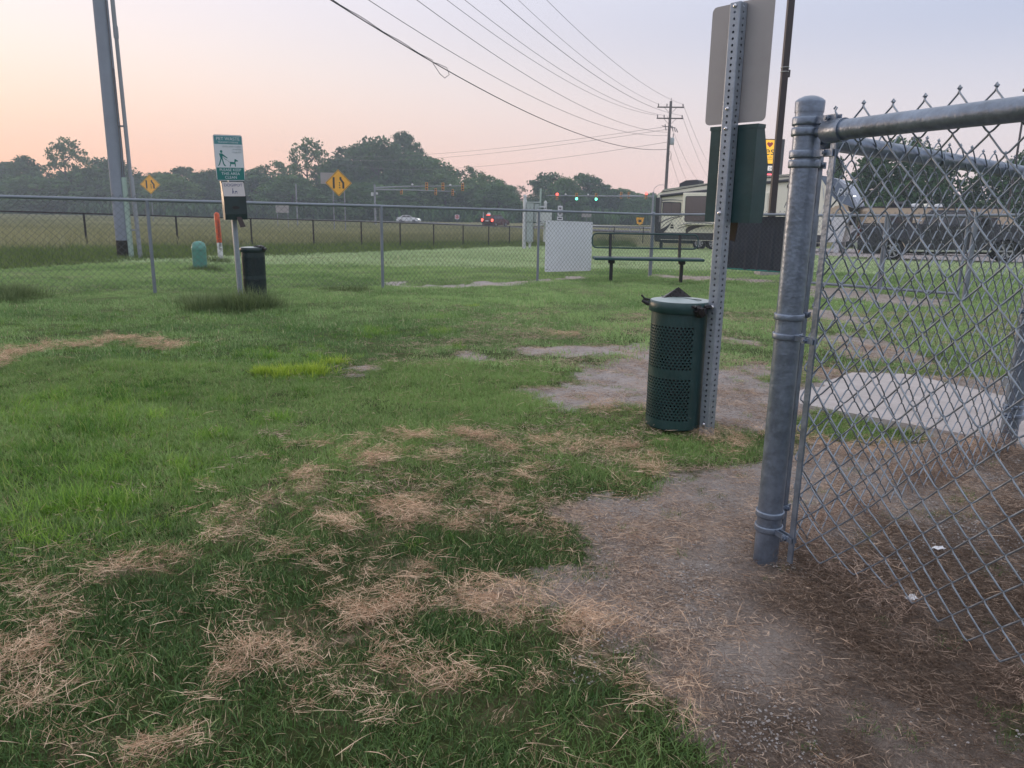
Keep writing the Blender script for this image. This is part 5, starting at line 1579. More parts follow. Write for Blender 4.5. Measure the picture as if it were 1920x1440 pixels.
side_glass(cb, [[(1.86, 1.42), (2.62, 1.42), (2.62, 1.80), (2.02, 1.80)], [(2.72, 1.42), (3.72, 1.42), (3.2, 1.80), (2.72, 1.80)]], hf)
def tilted(parent, name, mat, a, b, hwa, hwb, off):
    """a pane across the car from the lower line a=(x,z) to the upper line b, set proud by off"""
    dx, dz = b[0] - a[0], b[1] - a[1]; n = math.hypot(dx, dz); nx_, nz_ = dz / n * off, -dx / n * off
    mb = MB(); mb.add([(a[0] + nx_, -hwa, a[1] + nz_), (a[0] + nx_, hwa, a[1] + nz_), (b[0] + nx_, hwb, b[1] + nz_), (b[0] + nx_, -hwb, b[1] + nz_),
                       (a[0] - nx_, -hwa, a[1] - nz_), (a[0] - nx_, hwa, a[1] - nz_), (b[0] - nx_, hwb, b[1] - nz_), (b[0] - nx_, -hwb, b[1] - nz_)],
                      [(0, 1, 2, 3), (7, 6, 5, 4), (0, 4, 5, 1), (1, 5, 6, 2), (2, 6, 7, 3), (3, 7, 4, 0)])
    return mb.build(name, M[mat], parent)
tilted(cb, 'windscreen', 'glass', (3.93, 1.40), (3.18, 1.83), .84, .72, .012)
tilted(cb, 'rear_window', 'glass', (1.66, 1.44), (1.84, 1.80), .78, .70, -.012)
for x0, x1 in ((1.66, 2.66), (2.68, 3.78)):
    mb = MB(); mb.box(x0, x1, -hwT - .004, -hwT + .02, .62, 1.30); dr = mb.build('door', M['truck'], tk)
    mb = MB(); mb.box(x0 + .06, x0 + .24, -hwT - .035, -hwT - .002, 1.14, 1.18); mb.build('handle', M['chrome'], dr)
mb = MB(); mb.box(3.5, 3.72, -hwT - .24, -hwT + .02, 1.38, 1.58); mb.build('wing_mirror', M['black'], tk)
mb = MB(); mb.box(-.42, 1.55, -hwT + .06, -hwT + .16, 1.375, 1.40); mb.box(-.42, 1.55, hwT - .16, hwT - .06, 1.375, 1.40); mb.build('bed_rail', M['black'], tk)
mb = MB(); mb.box(1.3, 3.9, -hwT - .05, -hwT + .05, .38, .45); mb.build('running_board', M['chrome'], tk)
mb = MB(); mb.box(-.66, -.5, -.9, .9, .5, .72); mb.build('rear_bumper', M['chrome'], tk)
mb = MB(); mb.box(-.535, -.4, -hwT + .01, -hwT + .2, .95, 1.3); mb.build('tail_lamp', M['red_car'], tk)
mb = MB(); mb.box(5.1, 5.3, -.9, .9, .5, .74); mb.build('front_bumper', M['chrome'], tk)
mb = MB(); mb.box(4.95, 5.2, -hwT + .02, -hwT + .3, .98, 1.15); mb.build('headlamp', M['glass'], tk)
mb = MB(); mb.box(-.3, 5.0, -.8, .8, .3, .45); mb.build('chassis', M['black'], tk)
for x in (.72, 4.33): wheel(tk, x, -hwT + .15, .41, .27, -1, 6); wheel(tk, x, hwT - .15, .41, .27, 1, 6)

# --- tan trailer behind the truck
tt = thing('travel_trailer', 'low tan travel trailer with dark roof line standing behind the pickup', 'travel trailer', (17.5, 40.0, gz(40)), math.atan2(-2, 8))
mb = MB(); mb.prism([(.35, .45), (.35, 2.2), (.45, 2.38), (6.6, 2.42), (7.0, 2.1), (7.1, .9), (6.7, .45)], 0, 2.3, 'xz'); mb.build('body', M['tan'], tt)
mb = MB(); mb.prism([(.4, 2.37), (6.6, 2.41), (6.6, 2.47), (.4, 2.43)], -.03, 2.33, 'xz'); mb.build('roof', M['rv_dark'], tt)
for a, b in ((1.3, 2.5), (4.0, 4.9), (5.6, 6.3)):
    mb = MB(); mb.prism(rounded(a, b, 1.35, 2.0, .08), -.015, 0, 'xz'); w_ = mb.build('window', M['rv_dark'], tt)
    mb = MB(); mb.prism(rounded(a + .05, b - .05, 1.4, 1.95, .06), -.022, -.012, 'xz'); mb.build('pane', M['glass'], w_)
def sw2(t, pts, w0, w1, mat, y):
    P_ = [np.array(p) for p in pts]; up, lo = [], []
    for k in range(11):
        q = k / 10; a = (1 - q) ** 2 * P_[0] + 2 * q * (1 - q) * P_[1] + q * q * P_[2]; w = w0 * (1 - q) + w1 * q
        up.append((a[0], a[1] + w / 2)); lo.append((a[0], a[1] - w / 2))
    mb = MB(); mb.prism(lo + up[::-1], y - .004, y, 'xz'); mb.build('side_graphic', M[mat], t)
sw2(tt, [(2.2, 2.05), (3.2, 1.95), (4.2, 1.7)], .03, .14, 'rv_grey', -.006); sw2(tt, [(2.2, 1.9), (3.0, 1.8), (4.0, 1.45)], .03, .12, 'white', -.01); sw2(tt, [(.4, 1.2), (2.0, 1.3), (3.6, 1.0)], .1, .04, 'rv_brown', -.006)
mb = MB(); mb.bbox(1.5, 2.3, .8, 1.5, 2.45, 2.7, .1); mb.build('air_conditioner', M['rv_dark'], tt)
for x, m_ in ((2.75, 'white'), (3.3, 'cream'), (3.85, 'white')):
    mb = MB(); mb.lathe([(.22, 2.45), (.22, 2.52), (.16, 2.6), (.001, 2.62)], (x, 1.0, 0), 14); mb.build('roof_vent', M[m_], tt)
mb = MB(); mb.box(.5, 6.8, .2, 2.1, .3, .46); mb.build('chassis', M['black'], tt)
for x in (3.2, 4.0): wheel(tt, x, .13, .34, .22, -1, 6)

# --- cars on the road
def small_car(t, paint, L, Hh, hw, prof, glass_top, wheels, r, quads, hwf, rear, lit):
    ol = arch_body(prof, .26, wheels, r * 1.16)
    mb = MB(); side_body(mb, ol, hw, .06); mb.build('body', M[paint], t)
    (b, tp) = glass_top
    mb = MB(); cabin(mb, b, tp, hw - .08, hw - .22); cb = mb.build('cabin', M[paint], t)
    side_glass(cb, quads, hwf)
    tilted(cb, 'windscreen', 'glass', (b[2] - .04, b[3] + .04), (tp[1] + .05, tp[2] - .05), hw - .16, hw - .28, .012)
    tilted(cb, 'rear_window', 'glass', (b[0] + .04, b[1] + .04), (tp[0] - .04, tp[2] - .05), hw - .16, hw - .28, -.012)
    for x in wheels: wheel(t, x, -hw + .11, r, .2, -1, 5); wheel(t, x, hw - .11, r, .2, 1, 5)
    return cb
sd = thing('sedan', 'white sedan driving along the road beyond the tall grass', 'car')
cbn = small_car(sd, 'white', 4.7, 1.45, .9, [(-.05, .5), (-.1, .78), (0, .98), (.9, 1.0), (3.3, .98), (4.4, .80), (4.65, .62), (4.68, .4)], ((.55, .98, 3.5, .97), (1.25, 2.45, 1.44)), (.85, 3.6), .33,
          [[(1.0, 1.02), (1.95, 1.02), (1.95, 1.36), (1.35, 1.36)], [(2.02, 1.02), (3.1, 1.02), (2.5, 1.36), (2.02, 1.36)]], lambda z: .82 - .14 * (z - .98) / .46, 0, False)
place(sd, -24.0, 161.3, radians(-8), .10)
mb = MB(); mb.box(4.3, 4.66, -.88, -.5, .6, .74); mb.build('headlamp', M['lamp_white'], sd)
mb = MB(); mb.box(-.12, .1, -.91, -.55, .72, .88); mb.build('tail_lamp', M['red_car'], sd)
sv_ = thing('suv', 'dark red sport utility car with both brake lights lit', 'car')
cbn = small_car(sv_, 'red_car', 4.7, 1.75, .92, [(-.1, .5), (-.12, .9), (-.02, 1.12), (2.9, 1.12), (4.2, 1.0), (4.6, .8), (4.65, .45)], ((.0, 1.1, 3.5, 1.1), (.25, 2.6, 1.74)), (.9, 3.65), .37,
          [[(.45, 1.16), (1.3, 1.16), (1.3, 1.62), (.55, 1.62)], [(1.38, 1.16), (2.2, 1.16), (2.2, 1.62), (1.38, 1.62)], [(2.28, 1.16), (3.2, 1.16), (2.7, 1.62), (2.28, 1.62)]], lambda z: .84 - .14 * (z - 1.1) / .64, 0, True)
place(sv_, -4.05, 117.4, radians(58), .10)
for s in (-1, 1):
    mb = MB(); mb.box(-.17, -.02, s * .88 - .12, s * .88 + .12, .82, 1.18); mb.build('tail_lamp', M['tail'], sv_)
mb = MB(); mb.box(.12, .2, -.3, .3, 1.70, 1.76); mb.build('brake_lamp', M['tail'], sv_)
mb = MB(); mb.box(-.2, -.08, -.85, .85, .42, .62); mb.build('rear_bumper', M['black'], sv_)
mb = MB(); mb.box(-.14, -.11, -.26, .26, .82, .95); mb.build('number_plate', M['white'], sv_)
mb = MB(); mb.lathe([(.3, 1.75), (.32, 1.85), (.25, 2.02), (.001, 2.08)], (.5, .1, 0), 12); mb.build('roof_dome', M['white'], sv_)
pc = thing('parked_car', 'black car mostly hidden behind the tan trailer and yellow post', 'car')
cbn = small_car(pc, 'dark_car', 4.6, 1.45, .9, [(-.05, .5), (-.1, .8), (0, 1.0), (3.2, 1.0), (4.3, .84), (4.6, .62), (4.62, .4)], ((.4, .98, 3.4, .98), (1.0, 2.4, 1.45)), (.85, 3.6), .34,
          [[(.95, 1.02), (1.9, 1.02), (1.9, 1.38), (1.2, 1.38)], [(1.98, 1.02), (3.0, 1.02), (2.45, 1.38), (1.98, 1.38)]], lambda z: .82 - .14 * (z - .98) / .46, 0, False)
place(pc, 23.15, 55.6, radians(-4))

# ================================================================== TRAFFIC SIGNALS, SIGNS
def signal_head(t, x, z, y=0, lit=None, facing=-1, n=3):
    mb = MB(); hgt = .36 * n
    mb.bbox(x - .18, x + .18, y - .12, y + .12, z - hgt / 2, z + hgt / 2, .03)
    hd = mb.build('signal_head', M['signal'], t)
    for k in range(n):
        zz = z + hgt / 2 - .18 - .36 * k
        m_ = 'lens_off'
        if lit == 'red' and k == 0: m_ = 'lamp_red'
        if lit == 'green' and k == n - 1: m_ = 'lamp_green'
        yy = y + facing * .125
        big = .21 if m_ != 'lens_off' else .13
        mb = MB(); mb.lathe([(.001, yy + facing * .04), (big * .7, yy + facing * .03), (big, yy)], (x, 0, zz), 14, axis='y'); mb.build('lens', M[m_], hd)
        if m_ == 'lens_off':
            mb = MB(); mb.tube([(x + .15 * cos(a), yy + facing * .12, zz + .15 * sin(a)) for a in np.linspace(-.3, pi + .3, 9)], .012, 4); mb.build('visor', M['signal'], hd)
    return hd
mL = thing('traffic_signal', 'mast arm traffic signal on a thick post left of the white sedan', 'traffic signal', (-20.4, 115, gz(115)))
mb = MB(); mb.tube([(0, 0, -.3), (0, 0, 5.9)], [.17, .13], 12); mb.build('post', M['conduit'], mL)
zA = 5.55
mb = MB(); mb.tube([(0, 0, zA - .12), (4.5, -.1, zA + .15), (13.3, -.3, zA + .35)], [.12, .09, .05], 8); mb.build('mast_arm', M['conduit'], mL)
mb = MB(); mb.tube([(0, 0, zA - .35), (4, 8, zA - .2), (10, 22, zA - .1)], [.11, .08, .05], 8); mb.build('mast_arm', M['conduit'], mL)
for x in (7.6, 9.95, 12.8): signal_head(mL, x, zA + .2, -.12 - .2)
for x, y in ((7.3, 15.5), (9.7, 20.8)): signal_head(mL, x, zA - .3, y, None, -1)
signal_head(mL, 3.0, zA - .55, 6.0, None, -1, 2)
for x in (5.5, 11.0):
    mb = MB(); mb.lathe([(.001, .0), (.16, .06), (.16, .2), (.001, .3)], (x, -.2, zA + .3), 10); mb.build('camera_dome', M['white'], mL)
mb = MB(); mb.bbox(-.55, -.2, -.15, .15, 4.3, 4.8, .03); mb.bbox(.18, .45, -.1, .1, 4.5, 4.8, .03); mb.build('walk_signal', M['pvc'], mL)
mR = thing('traffic_signal', 'mast arm traffic signal showing one red and two green lamps', 'traffic signal', (22.7, 130, gz(130)))
mb = MB(); mb.tube([(0, 0, -.3), (0, 0, 6.0)], [.18, .14], 12); mb.build('post', M['conduit'], mR)
zA = 5.15
mb = MB(); mb.tube([(0, 0, zA + .1), (-17.6, 0, zA + .0)], [.13, .05], 8); mb.build('mast_arm', M['conduit'], mR)
mb = MB(); mb.tube([(0, 0, zA - .0), (-4.5, 9, zA + .45)], [.12, .06], 8); mb.build('mast_arm', M['conduit'], mR)
for x, l in ((-15.8, 'red'), (-12.6, 'green'), (-9.4, 'green')): signal_head(mR, x, zA + (-.15 if l == 'red' else -.1), -.22, l)
for x, y in ((-4.2, 8.2), (-3.1, 6.5)): signal_head(mR, x, zA + .35, y - .2, None)
signal_head(mR, -1.2, zA + .2, -.22, 'red')
for x in (-14.4, -10.7):
    mb = MB(); mb.lathe([(.001, .0), (.14, .06), (.14, .2), (.001, .28)], (x, -.1, zA + .1), 10); mb.build('camera_dome', M['white'], mR)
mb = MB(); mb.tube([(0, 0, 5.8), (.1, 0, 6.6), (.8, 0, 7.1), (2.2, 0, 7.15)], .04, 6); mb.build('lamp_arm', M['conduit'], mR)

def merge_sign(x, y, zc, s, lab, posts, rz, back=False):
    t = thing('lane_merge_sign', lab, 'road sign', (x, y, gz(y)), rz, 'yellow lane merge signs')
    z = zc - gz(y)
    for px_ in posts:
        mb = MB(); mb.tube([(px_, .06, -.2), (px_, .06, z + .3)], .05, 8); mb.build('post', M['conduit'], t)
    if back:
        mb = MB(); mb.prism(rounded(-1.35 * s, .1 * s, z - .1, z + .75 * s, .05), .02, .05, 'xz'); mb.build('rear_plate', M['alu'], t)
    dm = lambda q: [(0, z - q), (q, z), (0, z + q), (-q, z)]
    mb = MB(); mb.prism(dm(s), -.02, 0, 'xz'); pl = mb.build('sign_plate', M['sign_yellow'], t)
    mb = MB()
    o, i = dm(s * .95), dm(s * .91)
    for k in range(4): mb.add([(o[k][0], -.024, o[k][1]), (o[(k + 1) % 4][0], -.024, o[(k + 1) % 4][1]), (i[(k + 1) % 4][0], -.024, i[(k + 1) % 4][1]), (i[k][0], -.024, i[k][1])], [(0, 1, 2, 3)])
    mb.build('border_line', M['black'], pl)
    mb = MB(); w = .075 * s
    mb.prism([(-.36 * s - w, z - .42 * s), (-.36 * s + w, z - .42 * s), (-.36 * s + w, z + .42 * s), (-.36 * s - w, z + .42 * s)], -.026, -.021, 'xz')
    mb.prism([(.36 * s - w, z - .42 * s), (.36 * s + w, z - .42 * s), (.36 * s + w, z + .02 * s), (.16 * s + w, z + .3 * s), (.16 * s + w, z + .44 * s), (.16 * s - w, z + .44 * s), (.16 * s - w, z + .26 * s), (.36 * s - w, z - .02 * s)], -.026, -.021, 'xz')
    for zz in (-.40, -.22, -.04):
        mb.prism([(.08 * s - w * .6, z + zz * s), (.08 * s + w * .6, z + zz * s), (.08 * s + w * .6, z + (zz + .1) * s), (.08 * s - w * .6, z + (zz + .1) * s)], -.026, -.021, 'xz')
    mb.build('lane_symbol', M['black'], pl)
    return t
merge_sign(-15.6, 70, 2.70, 1.15, 'large yellow lane merge sign on two posts with grey plate behind', (-.5, .48), radians(5), True)
merge_sign(-50.7, 110, 3.05, 1.32, 'small far yellow lane merge sign right of the grey pole', (0,), radians(10))

def simple_sign(name, lab, cat, x, y, plates, post_top, posts=(0,), rz=0.0, mat='conduit', pr=.04):
    t = thing(name, lab, cat, (x, y, gz(y)), rz)
    for p in posts:
        mb = MB(); mb.tube([(p, .05, -.2), (p, .05, post_top)], pr, 8); mb.build('post', M[mat], t)
    for (x0, x1, z0, z1, m_) in plates:
        mb = MB(); mb.prism(rounded(x0, x1, z0, z1, min(x1 - x0, z1 - z0) * .12), -.02, 0, 'xz'); mb.build('sign_plate', M[m_], t)
    return t
simple_sign('road_sign', 'grey back of a wide road sign on two legs behind the left fence', 'road sign', -26.6, 90, [(-.75, .75, 1.75, 2.6, 'alu')], 2.6, (-.6, .6))
simple_sign('sign_post', 'bare thin grey post left of the large yellow sign', 'post', -27.7, 100, [], 5.3, pr=.09)
dn = simple_sign('road_sign', 'small red and white sign between the white sedan and the red car', 'road sign', -11.0, 150, [(-.42, .42, 1.0, 1.85, 'white')], 1.9)
mb = MB(); mb.prism([(.34 * cos(a), 1.43 + .34 * sin(a)) for a in np.arange(16) * pi / 8], -.03, -.022, 'xz'); mb.build('red_disc', M['heart'], dn)
mb = MB(); mb.box(-.24, .24, -.04, -.032, 1.37, 1.49); mb.build('white_bar', M['white'], dn)
simple_sign('marker_post', 'thin white roadside marker post left of the red car', 'post', -5.6, 140, [], 2.3, pr=.07, mat='pvc')
rs = simple_sign('route_sign', 'stack of small white route signs behind the square white board', 'road sign', 6.9, 120, [(-.36, .36, 2.75, 3.4, 'white'), (-.36, .36, 1.9, 2.6, 'white'), (-.45, .45, 1.25, 1.8, 'white')], 3.75)
for z, w in ((3.05, .2), (2.2, .24), (1.5, .3)):
    mb = MB(); mb.box(-w, w, -.03, -.022, z - .09, z + .09); mb.build('arrow_print', M['black'], rs)
simple_sign('road_sign', 'plain grey backed sign above the fence right of the route signs', 'road sign', 10.95, 120, [(-.75, .75, 1.75, 2.75, 'alu')], 2.7)
ys = simple_sign('road_sign', 'small yellow sign with dark symbol left of the cream trailer', 'road sign', 15.15, 95, [], 2.0)
mb = MB(); mb.prism([(0, .95), (.35, 1.15), (.5, 1.85), (-.5, 1.85), (-.35, 1.15)], -.02, 0, 'xz'); pl = mb.build('sign_plate', M['sign_yellow'], ys)
mb = MB(); mb.box(-.18, .18, -.028, -.021, 1.3, 1.6); mb.build('symbol', M['black'], pl)
gr_ = thing('guard_rail', 'low steel guard rail beside the road behind the bench', 'guard rail', (3.0, 108, gz(108)))
mb = MB(); gp_ = [(3, 109.5), (10, 103), (16, 97), (24, 91)]
mb.tube([(x - 3, y - 108, gz(y) - gz(108) + .62) for x, y in gp_], .16, 6); mb.build('rail', M['rail_steel'], gr_)
for x, y in [lerp(gp_[0], gp_[-1], k / 9) for k in range(10)]:
    mb = MB(); mb.box(x - 3 - .06, x - 3 + .06, y - 108 + .1, y - 108 + .25, gz(y) - gz(108) - .1, gz(y) - gz(108) + .7); mb.build('post', M['rail_steel'], gr_)

# electrical service pedestal
ec = thing('electrical_cabinet', 'grey electrical cabinets on a white post frame behind the fence', 'utility cabinet', (.52, 41, gz(41)), radians(-6))
mb = MB(); mb.tube([(0, 0, -.2), (0, 0, 2.5), (0, 0, 2.56), (0, 0, 2.62), (0, 0, 2.72), (0, 0, 2.78)], [.10, .10, .07, .07, .11, .04], 12); mb.build('post', M['pvc'], ec)
mb = MB(); mb.tube([(1.06, .1, .4), (1.06, .1, 2.35), (1.06, .1, 2.4), (1.06, .1, 2.5)], [.08, .08, .10, .03], 12); mb.build('post', M['pvc'], ec)
mb = MB(); mb.tube([(.80, .1, 1.9), (.80, .1, 3.1)], .045, 8); mb.build('vent_pipe', M['guard'], ec)
mb = MB(); mb.bbox(.12, .46, -.15, .2, .38, 1.38, .02); mb.bbox(.10, .48, -.17, .22, 1.40, 2.36, .02); cbx = mb.build('meter_cabinet', M['cabinet'], ec)
mb = MB(); mb.bbox(.10, .80, -.2, .25, 2.37, 2.43, .02); mb.build('cabinet_roof', M['cabinet'], cbx)
mb = MB(); mb.bbox(.5, .74, -.13, .18, 1.4, 2.34, .02); mb.build('side_cabinet', M['cabinet'], ec)
mb = MB(); mb.prism([(.14, .38), (.44, .38), (.36, .3), (.36, .0), (.24, .0), (.24, .3)], -.06, .1, 'xz'); mb.build('cabinet_foot', M['pvc'], ec)
mb = MB(); mb.bbox(.64, 1.42, -.34, -.16, 1.36, 2.05, .02); pb = mb.build('breaker_panel', M['pvc'], ec)
for x in (.72, .88, 1.1, 1.34):
    for z in (1.95, 1.45):
        mb = MB(); mb.box(x - .025, x + .025, -.355, -.335, z - .025, z + .025); mb.build('knockout', M['black'], pb)
mb = MB(); mb.box(.0, 1.1, -.03, .03, 2.15, 2.22); mb.box(.0, 1.1, -.03, .03, 1.2, 1.27); mb.build('cross_bar', M['pvc'], ec)

# yellow marker post, lamp posts, pole sign
yp = thing('yellow_post', 'thin yellow site post with black marks under the trailer nose', 'post', (18.9, 42.6, gz(42.6)))
mb = MB(); mb.bbox(-.07, .07, -.07, .07, -.1, 1.12, .02); ypo = mb.build('shaft', M['sign_yellow'], yp)
for z in (.55, .72, .9, 1.03):
    mb = MB(); mb.box(0.0, .16, -.09, -.075, z, z + .06); mb.build('number_tab', M['black'], ypo)
lp_ = thing('lamp_post', 'tall bronze brown square lamp post rising behind the fence', 'lamp post', (5.32, 16.3, gz(16.3)))
mb = MB(); mb.bbox(-.062, .062, -.062, .062, -.3, 7.5, .01); sh = mb.build('shaft', M['brown_metal'], lp_)
mb = MB(); mb.box(-.2, .2, -.2, .2, 0, .25); mb.build('base_block', M['concrete'], lp_)
for z in (4.02, 4.1):
    mb = MB(); mb.tube([(.07 * cos(a) * 1.25, .07 * sin(a) * 1.25, z) for a in np.linspace(0, 2 * pi, 9)], .006, 5); mb.build('strap', M['chrome'], sh)
mb = MB(); mb.bbox(.055, .11, -.03, .03, 3.92, 4.06, .01); mb.build('junction_box', M['brown_metal'], sh)
mb = MB(); mb.bbox(-.06, .75, -.16, .16, 7.4, 7.55, .03); mb.build('lamp_head', M['brown_metal'], lp_)
ls = thing('pole_sign', 'tall backlit yellow roadside sign with red heart and dark letters', 'pole sign', (38.1, 120, gz(120)), radians(2))
zg = -gz(120)
mb = MB(); mb.bbox(-2.55, 2.0, -.25, .6, 5.6 + zg, 11.25 + zg, .05); fr = mb.build('frame', M['black'], ls)
mb = MB(); mb.box(-2.4, 1.3, -.30, -.24, 8.3 + zg, 11.1 + zg); mb.build('yellow_panel', M['sign_lit'], ls)
mb = MB(); mb.box(-2.4, 1.3, -.30, -.24, 7.72 + zg, 8.24 + zg); mb.build('lower_panel', M['sign_lit'], ls)
mb = MB(); mb.box(-2.4, 1.3, -.30, -.24, 6.7 + zg, 7.4 + zg); mb.build('price_panel', M['lit_white'], ls)
mb = MB(); mb.box(-2.4, 1.3, -.30, -.24, 6.05 + zg, 6.25 + zg); mb.build('price_strip', M['led_red'], ls)
lettering("Lov", 1.7, M['black'], ls, -.95, -.32, 8.95 + zg, 'RIGHT'); lettering("es", 1.75, M['black'], ls, -.95, -.32, 8.95 + zg, 'LEFT')
hp = [(16 * sin(t) ** 3, 13 * cos(t) - 5 * cos(2 * t) - 2 * cos(3 * t) - cos(4 * t)) for t in np.arange(24) * pi / 12]
mb = MB(); mb.prism([(-.25 + a * .028, 10.45 + zg + b * .028) for a, b in hp], -.33, -.305, 'xz'); mb.build('heart_symbol', M['heart'], ls)
lettering('TRAVEL STOP', .42, M['black'], ls, -.6, -.32, 8.42 + zg); lettering('OPEN 24', .5, M['black'], ls, -.6, -.32, 6.85 + zg)
mb = MB(); mb.tube([(-.4, .2, -.3), (-.4, .2, 5.7 + zg)], .3, 12); mb.build('pole', M['brown_metal'], ls)
sl_ = thing('street_lamp', 'small street lamp with lit head at the far right edge', 'street lamp', (37.5, 60, gz(60)))
mb = MB(); mb.tube([(0, 0, -.2), (0, 0, 11.4)], [.10, .07], 10); mb.build('shaft', M['brown_metal'], sl_)
mb = MB(); mb.bbox(-.25, .55, -.2, .2, 11.35, 11.6, .05); hd = mb.build('lamp_head', M['brown_metal'], sl_)
mb = MB(); mb.box(-.1, .5, -.16, .16, 11.28, 11.345); mb.build('lens', M['lamp_white'], hd)

# ================================================================== FAR POWER POLE AND WIRES
FPX, FPY = 14.25, 75.0
fz = gz(FPY)
pp = thing('power_pole', 'distant wooden power pole with two crossarms and a transformer', 'utility pole', (FPX, FPY, fz))
mb = MB(); mb.tube([(0, 0, -.3), (0, 0, 10.6 - fz)], [.17, .12], 12); mb.build('shaft', M['wood'], pp)
ax = Vector((1, -.05, 0)).normalized()
def armpt(s, z): return Vector((ax.x * s, ax.y * s, z - fz))
for z in (10.08, 9.1):
    mb = MB(); mb.tube([tuple(armpt(-1.22, z)), tuple(armpt(1.22, z))], .065, 6); arm = mb.build('crossarm', M['wood'], pp)
    for s in (-1.12, -.35, 1.12) if z > 9.5 else (-1.15, -.55, 1.1):
        mb = MB(); q = armpt(s, z + .06); mb.lathe([(.03, 0), (.06, .08), (.045, .12), (.07, .16), (.02, .26)], tuple(q), 8); mb.build('insulator', M['rv_grey'], arm)
    mb = MB(); mb.tube([tuple(armpt(-.6, z)), tuple(armpt(0, z - .6)), tuple(armpt(.6, z))], .02, 4); mb.build('arm_brace', M['wood'], arm)
mb = MB(); mb.lathe([(.001, 0), (.18, .0), (.2, .05), (.2, .55), (.16, .62), (.001, .66)], (.3, -.1, 6.75 - fz), 12); tr = mb.build('transformer', M['cabinet'], pp)
mb = MB(); mb.tube([(.38, -.1, 7.3 - fz), (.38, -.1, 7.75 - fz)], .04, 6); mb.build('bushing', M['rv_grey'], tr)
for k in range(4):
    mb = MB(); a = (-.45, .2, .42, .62)[k]; mb.tube([(a, -.15, 8.55 - fz - .12 * k), (a + .12, -.18, 8.0 - fz - .05 * k)], .045, 6); mb.build('cutout_switch', M['rv_grey'], pp)
mb = MB(); mb.tube([(-.75, -.1, 8.42 - fz), (.55, -.12, 8.25 - fz)], .035, 5); mb.tube([(-.1, -.1, 8.7 - fz), (.3, -.12, 8.1 - fz)], .03, 5); mb.build('equipment_arm', M['wood'], pp)
mb = MB(); mb.tube([(.1 + .2 * sin(a), -.14, 5.75 - fz + .42 * cos(a)) for a in np.linspace(0, 2 * pi, 15)], .018, 4); mb.build('cable_loop', M['cable'], pp)
mb = MB(); mb.tube([(.0, 0, 10.5 - fz), (.02, 0, 10.9 - fz)], .03, 6); mb.build('top_pin', M['rv_grey'], pp)

def wire(name, a, b, sag, r, lab, mat='cable_far', group='power lines overhead', n=40, cat='power line'):
    a, b = Vector(a), Vector(b)
    pts = []
    for k in range(n + 1):
        t = k / n; p = a.lerp(b, t); p.z -= sag * 4 * t * (1 - t); pts.append(tuple(p - a))
    mb = MB(); mb.tube(pts, r, 5, cap=False)
    o = mb.build(name, M[mat]); o.location = a
    if lab: tag(o, lab, cat, group)
    return o
UPX, UPY = -9.53, 19.0
def near_pt(s, z): return (UPX + axp.x * s, UPY + axp.y * s, z)
def far_pt(s, z): return (FPX + ax.x * s, FPY + ax.y * s, z)
cbl = wire('power_line', near_pt(-.2, 8.86), far_pt(-.12, 6.35), 1.95, .021, 'thick dark cable with a hanging loop, lowest of the lines overhead', 'cable', n=60, group='lines from the grey pole to the wooden pole')
def on_wire(a, b, sag, t):
    a, b = Vector(a), Vector(b); p = a.lerp(b, t); p.z -= sag * 4 * t * (1 - t); return p
w_a, w_b = near_pt(-.2, 8.86), far_pt(-.12, 6.35)
mb = MB()
p1, p2 = on_wire(w_a, w_b, 1.95, .262), on_wire(w_a, w_b, 1.95, .282); o_ = Vector(w_a)
mid_ = (p1 + p2) / 2
mb.tube([tuple(p1 - o_), tuple(p1 + (p2 - p1) * .3 + Vector((0, 0, .05)) - o_), tuple(p2 + Vector((0, 0, .10)) - o_), tuple(p2 + (p2 - p1) * .18 + Vector((0, 0, -.12)) - o_), tuple(mid_ + (p2 - p1) * .35 + Vector((0, 0, -.36)) - o_), tuple(mid_ + Vector((0, 0, -.30)) - o_), tuple(p1 + Vector((0, 0, -.03)) - o_)], .013, 6)
mb.build('slack_loop', M['cable'], cbl)
mb = MB(); pts = []
for k in range(31):
    t = .262 * k / 30; q = on_wire(w_a, w_b, 1.95, t) - o_; q.z += .05 + .02 * sin(k * 1.3); pts.append(tuple(q))
mb.tube(pts, .014, 5, cap=False); mb.build('lashed_strand', M['cable'], cbl)
LN = 'lines from the grey pole to the wooden pole'
for s0, z0, s1, z1, lab, rr_ in ((-.17, 9.55, -.05, 7.6, 'second lowest line overhead, just above the thick dark cable', .013), (-.17, 10.95, -.05, 7.86, 'third lowest line overhead, ending above the transformer', .013),
                            (-1.1, 12.5, -1.15, 9.36, 'line ending at the left end of the lower crossarm', .012), (-.5, 12.7, -.55, 9.36, 'line ending at the inner insulator of the lower crossarm', .012), (1.1, 12.6, 1.1, 9.36, 'line ending at the right end of the lower crossarm', .014),
                            (-1.1, 16.2, -1.12, 10.34, 'line ending at the left end of the top crossarm', .011), (1.1, 15.0, 1.12, 10.34, 'line ending at the right end of the top crossarm', .011)):
    wire('power_line', near_pt(s0, z0), far_pt(s1, z1), 2.0, rr_, lab, group=LN)
for z, e, lab in ((8.4, (-62, 205, 14.0), 'uppermost faint line dropping left from the wooden pole to the trees'), (8.15, (-58, 205, 13.0), 'middle faint line dropping left from the wooden pole to the trees'), (7.0, (-48, 205, 11.2), 'lowest faint line dropping left from the wooden pole to the trees')):
    wire('power_line', far_pt(-.1, z), e, 2.2, .016, lab, group='faint lines left of the wooden pole')
